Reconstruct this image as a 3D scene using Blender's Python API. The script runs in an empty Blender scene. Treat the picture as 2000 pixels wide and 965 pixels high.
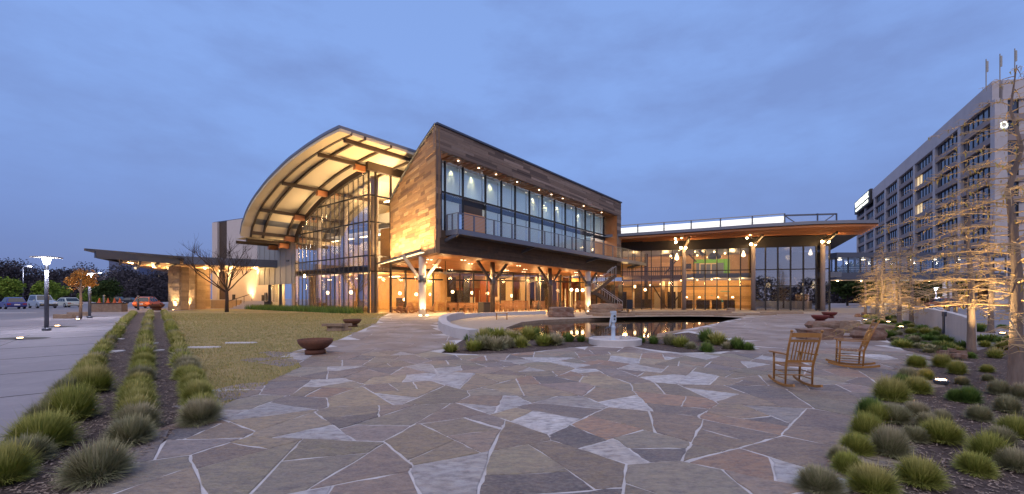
import bpy, bmesh, math, random
from mathutils import Vector, Matrix
random.seed(7)
R = math.radians
sc = bpy.context.scene
C = sc.collection
# ------------------------------------------------------------------ camera
F, H, HY, K, YC = 850.0, 2.0, 582.0, 0.0226, 26.55
cd = bpy.data.cameras.new('camera'); cam = bpy.data.objects.new('camera', cd); C.objects.link(cam)
cam.location = (0, 0, H); cam.rotation_euler = (R(90), 0, 0)
cd.sensor_width = 36; cd.lens = 36 * F / 2000; cd.shift_y = (HY - 482.5) / 2000
cd.clip_start = .1; cd.clip_end = 3000
sc.camera = cam
# ------------------------------------------------------------------ sky
w = bpy.data.worlds.new('World'); sc.world = w; w.use_nodes = True
nt = w.node_tree; N = nt.nodes; L = nt.links; N.clear()
out = N.new('ShaderNodeOutputWorld'); bg = N.new('ShaderNodeBackground'); L.new(bg.outputs[0], out.inputs[0])
tc = N.new('ShaderNodeTexCoord'); sep = N.new('ShaderNodeSeparateXYZ'); L.new(tc.outputs['Generated'], sep.inputs[0])
ramp = N.new('ShaderNodeValToRGB'); L.new(sep.outputs[2], ramp.inputs[0])
e = ramp.color_ramp.elements
e[0].position = 0.0; e[0].color = (.10, .15, .34, 1)
e[1].position = 1.0; e[1].color = (.17, .275, .56, 1)
for p, c in ((.06, (.11, .16, .38, 1)), (.16, (.145, .225, .50, 1)), (.28, (.18, .295, .62, 1)), (.45, (.19, .31, .645, 1))):
    k = e.new(p); k.color = c
mp = N.new('ShaderNodeMapping'); mp.inputs['Scale'].default_value = (1.6, 1.6, 4.2); L.new(tc.outputs['Generated'], mp.inputs[0])
nz = N.new('ShaderNodeTexNoise'); nz.inputs['Scale'].default_value = 2.1; nz.inputs['Detail'].default_value = 8; nz.inputs['Roughness'].default_value = .58
L.new(mp.outputs[0], nz.inputs[0])
cr = N.new('ShaderNodeValToRGB'); L.new(nz.outputs[0], cr.inputs[0])
cr.color_ramp.elements[0].position = .42; cr.color_ramp.elements[0].color = (0, 0, 0, 1)
cr.color_ramp.elements[1].position = .68; cr.color_ramp.elements[1].color = (1, 1, 1, 1)
mx = N.new('ShaderNodeMixRGB'); mx.inputs[2].default_value = (.135, .195, .42, 1)
ml = N.new('ShaderNodeMath'); ml.operation = 'MULTIPLY'; ml.inputs[1].default_value = .6
L.new(cr.outputs[0], ml.inputs[0]); L.new(ml.outputs[0], mx.inputs[0]); L.new(ramp.outputs[0], mx.inputs[1])
sky = N.new('ShaderNodeTexSky'); sky.sky_type = 'NISHITA'; sky.sun_disc = False
sky.sun_elevation = R(20); sky.sun_rotation = R(170)
ad = N.new('ShaderNodeMixRGB'); ad.blend_type = 'ADD'; ad.inputs[0].default_value = .006
L.new(mx.outputs[0], ad.inputs[1]); L.new(sky.outputs[0], ad.inputs[2]); L.new(ad.outputs[0], bg.inputs[0])
bg.inputs[1].default_value = 1.25
# soft overcast dusk light
sl = bpy.data.lights.new('dusk_sun', 'SUN'); so = bpy.data.objects.new('dusk_sun', sl); C.objects.link(so)
sl.energy = 2.0; sl.angle = R(100); sl.color = (1, .83, .70); so.rotation_euler = (R(32), R(-8), 0)
vs = sc.view_settings; vs.view_transform = 'Standard'; vs.look = 'None'; vs.exposure = 0; vs.gamma = 1
cy = sc.cycles; cy.use_denoising = True; cy.max_bounces = 8; cy.diffuse_bounces = 3; cy.glossy_bounces = 4
cy.transparent_max_bounces = 16; cy.transmission_bounces = 4; cy.caustics_reflective = False; cy.caustics_refractive = False
cy.sample_clamp_indirect = 4; cy.use_light_tree = True
# ------------------------------------------------------------------ projection helpers
def gz(Y): return K * min(max(Y, 0), YC)
def G(px, py, dz=0):
    Y = F * H / (py - HY + F * K)
    if Y > YC: Y = F * (H - K * YC) / (py - HY)
    return Vector(((px - 1000) / F * Y, Y, gz(Y) + dz))
def at(px, Y, z=None, py=None):
    if z is None: z = H + (HY - py) / F * Y if py is not None else gz(Y)
    return Vector(((px - 1000) / F * Y, Y, z))
def on(px, py, P0, P1):
    r = (px - 1000) / F; dx, dy = P1[0] - P0[0], P1[1] - P0[1]
    t = (r * P0[1] - P0[0]) / (dx - r * dy)
    X, Y = P0[0] + t * dx, P0[1] + t * dy
    return Vector((X, Y, H + (HY - py) / F * Y))
def pix(p): return 1000 + F * p[0] / p[1], HY - F * (p[2] - H) / p[1]
def lerp(a, b, t): return a + (b - a) * t
U = random.uniform
# ------------------------------------------------------------------ materials
MATS = {}
def M(name, col=(.5, .5, .5), rough=.7, metal=0, var=0, cols=None, noise=None, bump=None, stretch=(1, 1, 1), spec=.4, emit=None, es=1, local=False):
    m = bpy.data.materials.new(name); m.use_nodes = True; MATS[name] = m
    t = m.node_tree; n = t.nodes; l = t.links; b = n['Principled BSDF']
    b.inputs['Roughness'].default_value = rough; b.inputs['Metallic'].default_value = metal
    b.inputs['Specular IOR Level'].default_value = spec
    b.inputs['Base Color'].default_value = (*col, 1)
    cur = None
    if cols or var:
        oi = n.new('ShaderNodeObjectInfo')
        if cols:
            r = n.new('ShaderNodeValToRGB'); r.color_ramp.interpolation = 'CONSTANT'; l.new(oi.outputs['Random'], r.inputs[0])
            el = r.color_ramp.elements
            while len(el) < len(cols): el.new(.5)
            for i, c in enumerate(cols): el[i].position = i / len(cols); el[i].color = (*c, 1)
            cur = r.outputs[0]
        if var:
            hs = n.new('ShaderNodeHueSaturation')
            if cur: l.new(cur, hs.inputs['Color'])
            else: hs.inputs['Color'].default_value = (*col, 1)
            mr = n.new('ShaderNodeMapRange'); mr.inputs[3].default_value = 1 - var; mr.inputs[4].default_value = 1 + var
            wn = n.new('ShaderNodeTexWhiteNoise'); wn.noise_dimensions = '1D'; l.new(oi.outputs['Random'], wn.inputs['W'])
            l.new(wn.outputs[0], mr.inputs[0]); l.new(mr.outputs[0], hs.inputs['Value']); cur = hs.outputs[0]
    if noise or bump:
        if local:
            g = n.new('ShaderNodeTexCoord'); pos = g.outputs['Object']
        else:
            g = n.new('ShaderNodeNewGeometry'); pos = g.outputs['Position']
        mpn = n.new('ShaderNodeMapping'); mpn.inputs['Scale'].default_value = stretch; l.new(pos, mpn.inputs[0])
    if noise:
        for sc_, amt, c2 in noise:
            x = n.new('ShaderNodeTexNoise'); x.inputs['Scale'].default_value = sc_; x.inputs['Detail'].default_value = 7; x.inputs['Roughness'].default_value = .6
            l.new(mpn.outputs[0], x.inputs[0])
            rr = n.new('ShaderNodeMapRange'); rr.inputs[1].default_value = .42; rr.inputs[2].default_value = .68; rr.inputs[4].default_value = amt
            l.new(x.outputs[0], rr.inputs[0])
            mm = n.new('ShaderNodeMixRGB'); mm.inputs[2].default_value = (*c2, 1); l.new(rr.outputs[0], mm.inputs[0])
            if cur: l.new(cur, mm.inputs[1])
            else: mm.inputs[1].default_value = (*col, 1)
            cur = mm.outputs[0]
    if cur: l.new(cur, b.inputs['Base Color'])
    if bump:
        x = n.new('ShaderNodeTexNoise'); x.inputs['Scale'].default_value = bump[0]; x.inputs['Detail'].default_value = 8; x.inputs['Roughness'].default_value = .65
        l.new(mpn.outputs[0], x.inputs[0])
        bp = n.new('ShaderNodeBump'); bp.inputs['Strength'].default_value = bump[1]; bp.inputs['Distance'].default_value = bump[2] if len(bump) > 2 else .03
        l.new(x.outputs[0], bp.inputs['Height']); l.new(bp.outputs[0], b.inputs['Normal'])
    if emit:
        b.inputs['Emission Color'].default_value = (*emit, 1); b.inputs['Emission Strength'].default_value = es
    return m
def glass(name, tint, refl, rough=.02, rcol=(.9, .95, 1)):
    m = bpy.data.materials.new(name); m.use_nodes = True; MATS[name] = m
    t = m.node_tree; n = t.nodes; l = t.links; n.clear()
    o = n.new('ShaderNodeOutputMaterial'); tr = n.new('ShaderNodeBsdfTransparent'); gl = n.new('ShaderNodeBsdfGlossy')
    tr.inputs[0].default_value = (*tint, 1); gl.inputs[0].default_value = (*rcol, 1); gl.inputs['Roughness'].default_value = rough
    lw = n.new('ShaderNodeLayerWeight'); lw.inputs[0].default_value = .5
    pwn = n.new('ShaderNodeMath'); pwn.operation = 'POWER'; pwn.inputs[1].default_value = 4.0; l.new(lw.outputs['Facing'], pwn.inputs[0])
    mr = n.new('ShaderNodeMapRange'); mr.inputs[3].default_value = refl; mr.inputs[4].default_value = 1; l.new(pwn.outputs[0], mr.inputs[0])
    mx = n.new('ShaderNodeMixShader'); l.new(mr.outputs[0], mx.inputs[0]); l.new(tr.outputs[0], mx.inputs[1]); l.new(gl.outputs[0], mx.inputs[2])
    l.new(mx.outputs[0], o.inputs[0]); return m
def shademat():
    m = MATS['shade']; t = m.node_tree; n = t.nodes; l = t.links; o = n['Material Output']; b = n['Principled BSDF']
    tr = n.new('ShaderNodeBsdfTranslucent'); tr.inputs[0].default_value = (.75, .85, .92, 1); mx = n.new('ShaderNodeMixShader'); mx.inputs[0].default_value = .5
    l.new(b.outputs[0], mx.inputs[1]); l.new(tr.outputs[0], mx.inputs[2]); l.new(mx.outputs[0], o.inputs[0])
def leafmat(name, c0, c1, tip=None, rough=.8):
    m = bpy.data.materials.new(name); m.use_nodes = True; MATS[name] = m
    t = m.node_tree; n = t.nodes; l = t.links; b = n['Principled BSDF']; b.inputs['Roughness'].default_value = rough; b.inputs['Specular IOR Level'].default_value = .15
    g = n.new('ShaderNodeNewGeometry'); wn = n.new('ShaderNodeTexWhiteNoise'); wn.noise_dimensions = '1D'
    l.new(g.outputs['Random Per Island'], wn.inputs['W'])
    mm = n.new('ShaderNodeMixRGB'); mm.inputs[1].default_value = (*c0, 1); mm.inputs[2].default_value = (*c1, 1); l.new(wn.outputs[0], mm.inputs[0])
    cur = mm.outputs[0]
    if tip:
        tcn = n.new('ShaderNodeTexCoord'); s = n.new('ShaderNodeSeparateXYZ'); l.new(tcn.outputs['Generated'], s.inputs[0])
        mr = n.new('ShaderNodeMapRange'); mr.inputs[1].default_value = .35; mr.inputs[2].default_value = 1; l.new(s.outputs[2], mr.inputs[0])
        oi = n.new('ShaderNodeObjectInfo'); mu = n.new('ShaderNodeMath'); mu.operation = 'MULTIPLY'; l.new(mr.outputs[0], mu.inputs[0]); l.new(oi.outputs['Random'], mu.inputs[1])
        m3 = n.new('ShaderNodeMixRGB'); m3.inputs[2].default_value = (*tip, 1); l.new(mu.outputs[0], m3.inputs[0]); l.new(cur, m3.inputs[1]); cur = m3.outputs[0]
    l.new(cur, b.inputs['Base Color']); return m
WARM = (1, .63, .26); WARM2 = (1, .70, .36); COOL = (.86, .86, 1)
M('concrete', (.255, .23, .25), .85, noise=[(.35, .6, (.19, .17, .185)), (1.6, .4, (.33, .30, .31)), (9, .35, (.2, .185, .2))], bump=(30, .15, .01))
M('asphalt', (.17, .165, .19), .85, noise=[(.3, .5, (.12, .12, .14)), (20, .3, (.24, .23, .26))], bump=(60, .3, .01))
M('mortar', (.50, .47, .47), .9, noise=[(5, .6, (.64, .61, .62)), (2, .6, (.36, .33, .32))], bump=(40, .4, .01))
FS = [(.26, .20, .155), (.22, .175, .165), (.30, .245, .17), (.25, .225, .165), (.19, .165, .175), (.26, .205, .18), (.54, .52, .53), (.24, .19, .15), (.28, .175, .125), (.20, .175, .185), (.33, .275, .20), (.11, .105, .125), (.27, .215, .16), (.43, .40, .39), (.235, .18, .175), (.27, .23, .18), (.22, .165, .135), (.25, .23, .20), (.205, .185, .15), (.48, .47, .49)]
M('flagstone', cols=[(min(1, r * 1.07), g, b * .9) if r < .4 else (r, g, b) for r, g, b in FS], var=.3, rough=.6, noise=[(.9, .3, (.18, .145, .145)), (2.6, .36, (.38, .29, .20)), (6.5, .7, (.115, .095, .105)), (22, .35, (.40, .36, .33))], bump=(6, 1.0, .06), stretch=(1, 1.9, 1), spec=.45)
M('stone', (.27, .18, .12), .85, noise=[(1.5, .6, (.17, .10, .07)), (6, .4, (.38, .31, .24))], bump=(5, .8, .06))
M('boulder', (.20, .12, .085), .85, noise=[(1.2, .7, (.16, .06, .04)), (4, .5, (.30, .25, .21))], bump=(4, .8, .06))
M('pillar_stone', (.42, .30, .19), .9, var=.2, noise=[(3, .5, (.28, .19, .12))], bump=(9, .9, .05))
M('mulch', (.10, .07, .06), .95, noise=[(9, .7, (.15, .11, .10)), (40, .5, (.03, .02, .02))], bump=(35, 1, .05))
M('mulch_chip', (.17, .12, .095), .9, noise=[(50, .8, (.40, .33, .27))])
M('terrace', (.36, .29, .23), .8, noise=[(1.5, .5, (.28, .22, .17)), (10, .3, (.44, .37, .3))], bump=(20, .2, .01))
M('lawn', (.35, .255, .10), .95, noise=[(.22, .8, (.22, .215, .06)), (.9, .8, (.48, .34, .16)), (3.5, .5, (.26, .20, .085)), (18, .45, (.16, .15, .045))], bump=(60, .9, .04))
leafmat('lawn_blade', (.20, .21, .05), (.50, .37, .17))
leafmat('clump_green', (.18, .23, .04), (.42, .40, .10), (.58, .45, .22))
leafmat('clump_grey', (.20, .22, .10), (.38, .34, .21), (.54, .43, .29))
leafmat('clump_deep', (.07, .14, .03), (.18, .26, .06), (.24, .26, .08))
leafmat('leaf_lime', (.10, .17, .02), (.2, .26, .04)); leafmat('leaf_dark', (.02, .04, .012), (.05, .075, .02))
leafmat('leaf_autumn', (.28, .12, .03), (.4, .2, .05)); leafmat('leaf_wood', (.04, .036, .045), (.055, .048, .058))  # leaf_wood: distance haze is put into its dull purplish colour
leafmat('cypress_leaf', (.32, .20, .05), (.42, .34, .09))
M('bark', (.16, .12, .10), .95, noise=[(12, .6, (.26, .2, .17))], bump=(25, .9, .03), stretch=(1, 1, .2))
M('bark_dark', (.05, .035, .03), .95, bump=(25, .8, .03))
M('twig', (.42, .29, .16), .9)
PL = [(.25, .14, .065), (.33, .20, .095), (.19, .105, .055), (.29, .165, .08), (.38, .25, .13), (.22, .125, .065), (.31, .19, .10), (.15, .085, .05)]
M('plank', cols=PL, var=.15, rough=.75, noise=[(3, .4, (.14, .085, .06))], bump=(14, .35, .01), stretch=(1, 1, 8))
PG = [(.20, .135, .10), (.26, .18, .135), (.155, .105, .08), (.225, .155, .115), (.29, .21, .165), (.18, .125, .095), (.11, .075, .06)]
M('plank_grey', cols=PG, var=.15, rough=.8, noise=[(3, .4, (.11, .085, .08))], bump=(14, .35, .01), stretch=(1, 1, 8))
M('soffit_wood', (.42, .17, .06), .55, var=.16, noise=[(2, .4, (.3, .11, .035))], stretch=(1, 1, 1))
M('dark_wood', (.07, .045, .03), .7, var=.25, noise=[(3, .5, (.11, .07, .045))])
M('warm_wood', (.50, .31, .15), .6, var=.26, noise=[(2.5, .5, (.36, .19, .07))], stretch=(1, 1, 7))
M('chair_wood', (.33, .155, .04), .38, noise=[(9, .5, (.22, .09, .02))], spec=.5)
M('chair_wood_pale', (.34, .16, .065), .5, noise=[(9, .4, (.24, .10, .035))])
M('door_wood', (.56, .28, .12), .45)
M('steel', (.10, .105, .13), .45, metal=.6); M('frame', (.035, .033, .036), .45, metal=.3); M('fin', (.10, .08, .06), .4, metal=.3)
M('blue_steel', (.16, .17, .21), .45, metal=.3)
M('beam', (.075, .05, .035), .6); M('cable', (.45, .45, .47), .35, metal=.8)
M('rust', (.12, .045, .025), .75, noise=[(5, .6, (.05, .025, .02)), (25, .4, (.22, .09, .04))], bump=(20, .3, .01))
M('red_bowl', (.12, .02, .018), .6); M('ash', (.06, .055, .05), .95)
M('plaster', (.58, .50, .47), .9, noise=[(2, .3, (.5, .42, .38))]); M('cream', (.62, .52, .38), .8, noise=[(.6, .25, (.62, .5, .32))])
M('white', (.75, .73, .7), .7); M('column_paint', (.60, .50, .42), .6); M('corbel', (.55, .22, .09), .5)
M('floor', (.36, .25, .14), .35, noise=[(2, .4, (.28, .18, .09))]); M('interior_wall', (.52, .34, .16), .8, noise=[(1.5, .6, (.36, .2, .08))])
M('brick_red', (.28, .10, .05), .8); M('dark', (.03, .025, .025), .6); M('teal', (.05, .3, .28), .5); M('green', (.16, .45, .06), .6)
M('slab_edge', (.13, .16, .24), .5)  # bluish base colour stands in for reflected sky on the slab
M('office_concrete', (.46, .425, .43), .85, noise=[(.4, .4, (.33, .30, .31))]); M('office_band', (.255, .21, .205), .85)
M('office_glass', (.012, .016, .035), .06, spec=.9); M('office_blind', (.05, .055, .075), .12, spec=.8); M('lit_office', (.9, .7, .4), .6, emit=(1, .72, .35), es=.75)
M('bulb', (1, 1, 1), emit=(1, .62, .26), es=30); M('bulb_white', (1, 1, 1), emit=(.95, .93, 1), es=26); M('globe', (1, 1, 1), emit=(1, .72, .38), es=7)
M('downlight', (1, 1, 1), emit=(1, .78, .5), es=7); M('sign_letter', (1, 1, 1), emit=(.95, 1, .82), es=1.7)
M('lit_panel', (1, 1, 1), emit=(1, .98, .82), es=.82); M('trough', (1, .9, .7), emit=(1, .8, .42), es=1.8)
M('shade', (.62, .70, .74), .8); shademat(); M('grille', (.35, .33, .3), .6, metal=.4)
M('pump_paint', (.42, .5, .6), .5, noise=[(20, .4, (.3, .36, .45))]); M('pale_concrete', (.50, .46, .45), .85, noise=[(1.2, .5, (.38, .34, .34)), (12, .3, (.58, .55, .53))], bump=(20, .3, .01))
M('tyre', (.015, .015, .015), .8); M('rim', (.4, .4, .42), .3, metal=.8); M('car_glass', (.02, .025, .03), .05, spec=.8)
M('tail', (.4, .02, .01), .3, emit=(1, .12, .03), es=2.2); M('tail_off', (.3, .02, .015), .3); M('headlamp', (.7, .7, .72), .15); M('plate', (.7, .7, .72), .5)
for nm, c in (('car_blue', (.035, .045, .22)), ('car_silver', (.32, .38, .46)), ('car_white', (.55, .57, .5)), ('car_orange', (.55, .13, .02)), ('car_black', (.02, .022, .03)), ('car_red', (.25, .03, .02))):
    M(nm, c, .28, metal=.25, spec=.6)
M('paint_line', (.75, .74, .72), .8); M('cone', (.6, .12, .03), .6); M('lattice_red', (.4, .08, .06), .5)
M('far_building', (.10, .12, .20), .7)
glass('pane_glass', (.96, .93, .88), .05); glass('blue_glass', (.90, .88, .86), .30); glass('dusk_glass', (.62, .62, .66), .34); glass('clear_glass', (.92, .95, .97), .10)
m = M('water', (.03, .022, .012), .035, spec=1.0, bump=(1.6, .05, .02), stretch=(1, .5, 1))
# ------------------------------------------------------------------ object helpers
W = {}
def reg(o, parent=None):
    C.objects.link(o); W[o] = o.matrix_basis.copy()
    if parent is not None:
        o.parent = parent; o.matrix_parent_inverse = W[parent].inverted()
    return o
def tag(o, label=None, cat=None, group=None, kind=None):
    if label: o['label'] = label
    if cat: o['category'] = cat
    if group: o['group'] = group
    if kind: o['kind'] = kind
    return o
def thing(name, label, cat, loc=(0, 0, 0), group=None):
    o = bpy.data.objects.new(name, None); o.location = loc; o.empty_display_size = .3
    o.matrix_basis = Matrix.Translation(Vector(loc)); reg(o); return tag(o, label, cat, group)
class MB:
    def __init__(s): s.v = []; s.f = []; s.sm = False
    def add(s, vs, fs):
        n = len(s.v); s.v += [Vector(x) for x in vs]; s.f += [tuple(i + n for i in f) for f in fs]; return s
    def hexa(s, b, t):   # bottom ring, top ring
        n = len(b); s.add(list(b) + list(t), [tuple(range(n))[::-1], tuple(range(n, 2 * n))] + [(i, (i + 1) % n, n + (i + 1) % n, n + i) for i in range(n)]); return s
    def box(s, c, d, rz=0):
        m = Matrix.Translation(Vector(c)) @ Matrix.Rotation(rz, 4, 'Z')
        q = [(-1, -1), (1, -1), (1, 1), (-1, 1)]
        return s.hexa([m @ Vector((x * d[0] / 2, y * d[1] / 2, -d[2] / 2)) for x, y in q], [m @ Vector((x * d[0] / 2, y * d[1] / 2, d[2] / 2)) for x, y in q])
    def bar(s, a, b, wd, ht):
        m = barm(a, b, wd, ht); q = [(-.5, -.5), (.5, -.5), (.5, .5), (-.5, .5)]
        return s.hexa([m @ Vector((-.5, y, z)) for y, z in q], [m @ Vector((.5, y, z)) for y, z in q])
    def prism(s, poly, z0, z1):
        return s.hexa([(p[0], p[1], z0) for p in poly], [(p[0], p[1], z1) for p in poly])
    def tube(s, pts, rs, n=6, cap=True):
        pts = [Vector(p) for p in pts]; base = len(s.v); u = None
        for i, p in enumerate(pts):
            d = (pts[min(i + 1, len(pts) - 1)] - pts[max(i - 1, 0)])
            d = d.normalized() if d.length > 1e-9 else Vector((0, 0, 1))
            if u is None: u = d.cross(Vector((.31, .77, .13)) if abs(d.z) > .9 else Vector((0, 0, 1))).normalized()
            u = (u - d * u.dot(d)).normalized(); v = d.cross(u); r = rs[i] if hasattr(rs, '__len__') else rs
            s.v += [p + (u * math.cos(6.2832 * k / n) + v * math.sin(6.2832 * k / n)) * r for k in range(n)]
        for i in range(len(pts) - 1):
            for k in range(n):
                a = base + i * n + k; b = base + i * n + (k + 1) % n; s.f.append((a, b, b + n, a + n))
        if cap:
            s.f.append(tuple(base + k for k in range(n))[::-1]); s.f.append(tuple(base + (len(pts) - 1) * n + k for k in range(n)))
        return s
    def lathe(s, prof, c=(0, 0, 0), n=24):
        base = len(s.v); c = Vector(c)
        for r, z in prof: s.v += [c + Vector((r * math.cos(6.2832 * k / n), r * math.sin(6.2832 * k / n), z)) for k in range(n)]
        for i in range(len(prof) - 1):
            for k in range(n):
                a = base + i * n + k; b = base + i * n + (k + 1) % n; s.f.append((a, b, b + n, a + n))
        s.f.append(tuple(base + k for k in range(n))[::-1]); s.f.append(tuple(base + (len(prof) - 1) * n + k for k in range(n)))
        return s
    def ball(s, c, r, n=8):
        return s.lathe([(max(r * math.sin(math.pi * i / n), .0005), -r * math.cos(math.pi * i / n)) for i in range(n + 1)], c, n + 4)
    def mesh(s, name, mat, smooth=False):
        me = bpy.data.meshes.new(name); me.from_pydata([tuple(x) for x in s.v], [], s.f)
        me.materials.append(MATS[mat])
        if smooth: me.polygons.foreach_set('use_smooth', [True] * len(me.polygons))
        me.update(); return me
    def build(s, name, mat, parent=None, smooth=False):
        return reg(bpy.data.objects.new(name, s.mesh(name, mat, smooth)), parent)
def recalc(o):
    b = bmesh.new(); b.from_mesh(o.data); bmesh.ops.recalc_face_normals(b, faces=b.faces); b.to_mesh(o.data); b.free(); return o
def barm(a, b, wd, ht):
    a, b = Vector(a), Vector(b); d = b - a; ln = d.length; x = d / ln
    y = Vector((0, 0, 1)).cross(x)
    y = y.normalized() if y.length > 1e-4 else Vector((0, 1, 0))
    z = x.cross(y); m = Matrix((x * ln, y * wd, z * ht)).transposed().to_4x4(); m.translation = (a + b) / 2; return m
UB = {}
def unit(mat):
    if mat not in UB: UB[mat] = MB().box((0, 0, 0), (1, 1, 1)).mesh('block_' + mat, mat)
    return UB[mat]
def piece(name, mat, parent, mtx):
    o = bpy.data.objects.new(name, unit(mat)); o.matrix_basis = mtx; return reg(o, parent)
def pbar(name, mat, parent, a, b, wd, ht): return piece(name, mat, parent, barm(a, b, wd, ht))
def pbox(name, mat, parent, c, d, rz=0): return piece(name, mat, parent, Matrix.Translation(Vector(c)) @ Matrix.Rotation(rz, 4, 'Z') @ Matrix.Diagonal((*d, 1)))
def post(name, mat, parent, p, z0, z1, wd, dp, ang):   # upright of wd (along ang) x dp
    return pbox(name, mat, parent, (p[0], p[1], (z0 + z1) / 2), (wd, dp, z1 - z0), ang)
def quad(name, mat, parent, a, b, c, d, th=.02):
    a, b, c, d = map(Vector, (a, b, c, d)); n = (b - a).cross(d - a).normalized() * th
    return MB().hexa([a, b, c, d], [a + n, b + n, c + n, d + n]).build(name, mat, parent)
def copy_tree(o, T, parent=None):
    c = o.copy(); C.objects.link(c)
    if parent is None: c.matrix_basis = T; W[c] = T.copy()
    else: c.parent = parent; c.matrix_parent_inverse = o.matrix_parent_inverse.copy(); W[c] = W[o].copy()
    for ch in list(o.children): copy_tree(ch, T, c)
    return c
def TR(x, y, z, rz=0, s=1): return Matrix.Translation(Vector((x, y, z))) @ Matrix.Rotation(rz, 4, 'Z') @ Matrix.Scale(s, 4)
def light(kind, loc, power, col=WARM, size=.12, parent=None, aim=None, cone=70, blend=.6, sy=None):
    l = bpy.data.lights.new('lamp_light', kind); l.energy = power; l.color = col
    if kind == 'AREA':
        l.size = size
        if sy: l.shape = 'RECTANGLE'; l.size_y = sy
    else: l.shadow_soft_size = size
    if kind == 'SPOT': l.spot_size = R(cone); l.spot_blend = blend
    o = bpy.data.objects.new('lamp_light', l); m = Matrix.Translation(Vector(loc))
    if aim is not None:
        d = Vector(aim) - Vector(loc); m = m @ d.to_track_quat('-Z', 'Y').to_matrix().to_4x4()
    o.matrix_basis = m; return reg(o, parent)
def inpoly(x, y, P):
    r = False; j = len(P) - 1
    for i in range(len(P)):
        if (P[i][1] > y) != (P[j][1] > y) and x < (P[j][0] - P[i][0]) * (y - P[i][1]) / (P[j][1] - P[i][1]) + P[i][0]: r = not r
        j = i
    return r
def clipY(P, yc, keep_low):
    o = []
    for i in range(len(P)):
        a, b = P[i], P[(i + 1) % len(P)]; ia = (a[1] <= yc) == keep_low; ib = (b[1] <= yc) == keep_low
        if ia: o.append(a)
        if ia != ib: t = (yc - a[1]) / (b[1] - a[1]); o.append((a[0] + (b[0] - a[0]) * t, yc))
    return o
def sheet(name, poly, dz, mat, kind='structure', parent=None):
    bm = bmesh.new()
    for low in (True, False):
        P = clipY([(p[0], p[1]) for p in poly], YC, low)
        if len(P) > 2: bm.faces.new([bm.verts.new((x, y, gz(y) + dz)) for x, y in P])
    bmesh.ops.triangulate(bm, faces=bm.faces)
    for f in bm.faces:
        f.normal_update()
        if f.normal.z < 0: f.normal_flip()
    me = bpy.data.meshes.new(name); bm.to_mesh(me); bm.free(); me.materials.append(MATS[mat])
    return tag(reg(bpy.data.objects.new(name, me), parent), kind=kind)
def PX(l): return [tuple(G(a, b)[:2]) for a, b in l]
# ================================================================== GROUND
POND = [(988, 641), (1018, 630), (1060, 625.5), (1150, 621.5), (1250, 618.8), (1330, 618), (1400, 618.5), (1452, 621), (1400, 632), (1335, 645), (1292, 655), (1290, 662), (1245, 667), (1180, 668), (1130, 664), (1060, 660), (1010, 655)]
BED = [(862, 690), (905, 664), (960, 655), (1010, 655), (1060, 660), (1130, 664), (1180, 668), (1245, 667), (1290, 662), (1292, 655), (1345, 650), (1440, 668), (1475, 683), (1400, 688), (1330, 690), (1270, 683), (1230, 676), (1170, 676), (1110, 680), (1040, 688), (960, 694)]
PATL = [(100, 1015), (175, 965), (330, 858), (425, 800), (500, 762), (590, 718), (563, 690), (600, 680), (660, 665), (700, 648), (735, 632), (745, 620), (760, 612)]
PATR = [(1690, 612), (1680, 625), (1690, 640), (1775, 690), (1760, 705), (1725, 740), (1700, 790), (1640, 870), (1570, 965), (1540, 1015)]
WALLARC = [(900, 621), (862, 630), (856, 641), (872, 655), (905, 664)]
PATIO = PATL + [(840, 612)] + WALLARC + [(862, 690), (960, 694), (1040, 688), (1110, 680), (1170, 676), (1230, 676), (1270, 683), (1330, 690), (1400, 688), (1475, 683), (1440, 668), (1345, 650), (1292, 655), (1335, 645), (1400, 632), (1452, 621), (1500, 617), (1560, 613)] + PATR
pondG, bedG, patG = PX(POND), PX(BED), PX(PATIO)
# base ground grid with the pond left open
g = MB(); xs = [-400, -200, -120] + [-80 + i for i in range(0, 121)] + [60, 90, 150, 250, 400]; ys = [-200, -60, -20, 0, 6, 12] + [14 + i * .5 for i in range(25)] + [YC, 27.5] + [28 + i * .5 for i in range(8)] + [34, 40, 60, 100, 200, 500, 1500]
idx = {}
def gv(i, j):
    if (i, j) not in idx: idx[(i, j)] = len(g.v); g.v.append(Vector((xs[i], ys[j], gz(ys[j]))))
    return idx[(i, j)]
def nearpond(x0, x1, y0, y1):
    for a in range(4):
        for b in range(4):
            if inpoly(x0 + (x1 - x0) * a / 3, y0 + (y1 - y0) * b / 3, pondG): return True
    return any(x0 <= p[0] <= x1 and y0 <= p[1] <= y1 for p in pondG)
for i in range(len(xs) - 1):
    for j in range(len(ys) - 1):
        if not nearpond(xs[i], xs[i + 1], ys[j], ys[j + 1]): g.f.append((gv(i, j), gv(i + 1, j), gv(i + 1, j + 1), gv(i, j + 1)))
tag(g.build('ground', 'concrete'), kind='structure')
TER = [(760, 611.5), (840, 611.5)] + WALLARC + [(960, 654), (1010, 655), (988, 641)] + POND[1:8] + [(1500, 616.5), (1600, 612)]
terG = PX(TER) + [(42, 41.5), (48, 62), (-12, 62)]
sheet('terrace_paving', terG, .006, 'terrace')
sheet('patio_bedding', patG, .010, 'mortar')
sheet('pond_planting_bed', bedG, .014, 'mulch')
LB = [(-160, 1010), (0, 868), (120, 752), (262, 611), (322, 609)]
leftbed = PX(LB + [(338, 640), (432, 795), (330, 858), (175, 965), (100, 1015)])
sheet('shrub_bed', leftbed, .012, 'mulch')
lawnG = PX([(322, 609), (338, 640), (432, 795)] + PATL[3:] + [(748, 608), (520, 601.5), (400, 604.5)])
sheet('lawn', lawnG, .016, 'lawn')
rightbed = PX([(1690, 612), (1705, 611.5), (1780, 632), (1840, 650), (1896, 690), (1990, 660), (2150, 655), (2600, 700), (2600, 1015), (1540, 1015)] + PATR[::-1][1:-1])
sheet('garden_bed', rightbed, .012, 'mulch')
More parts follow.
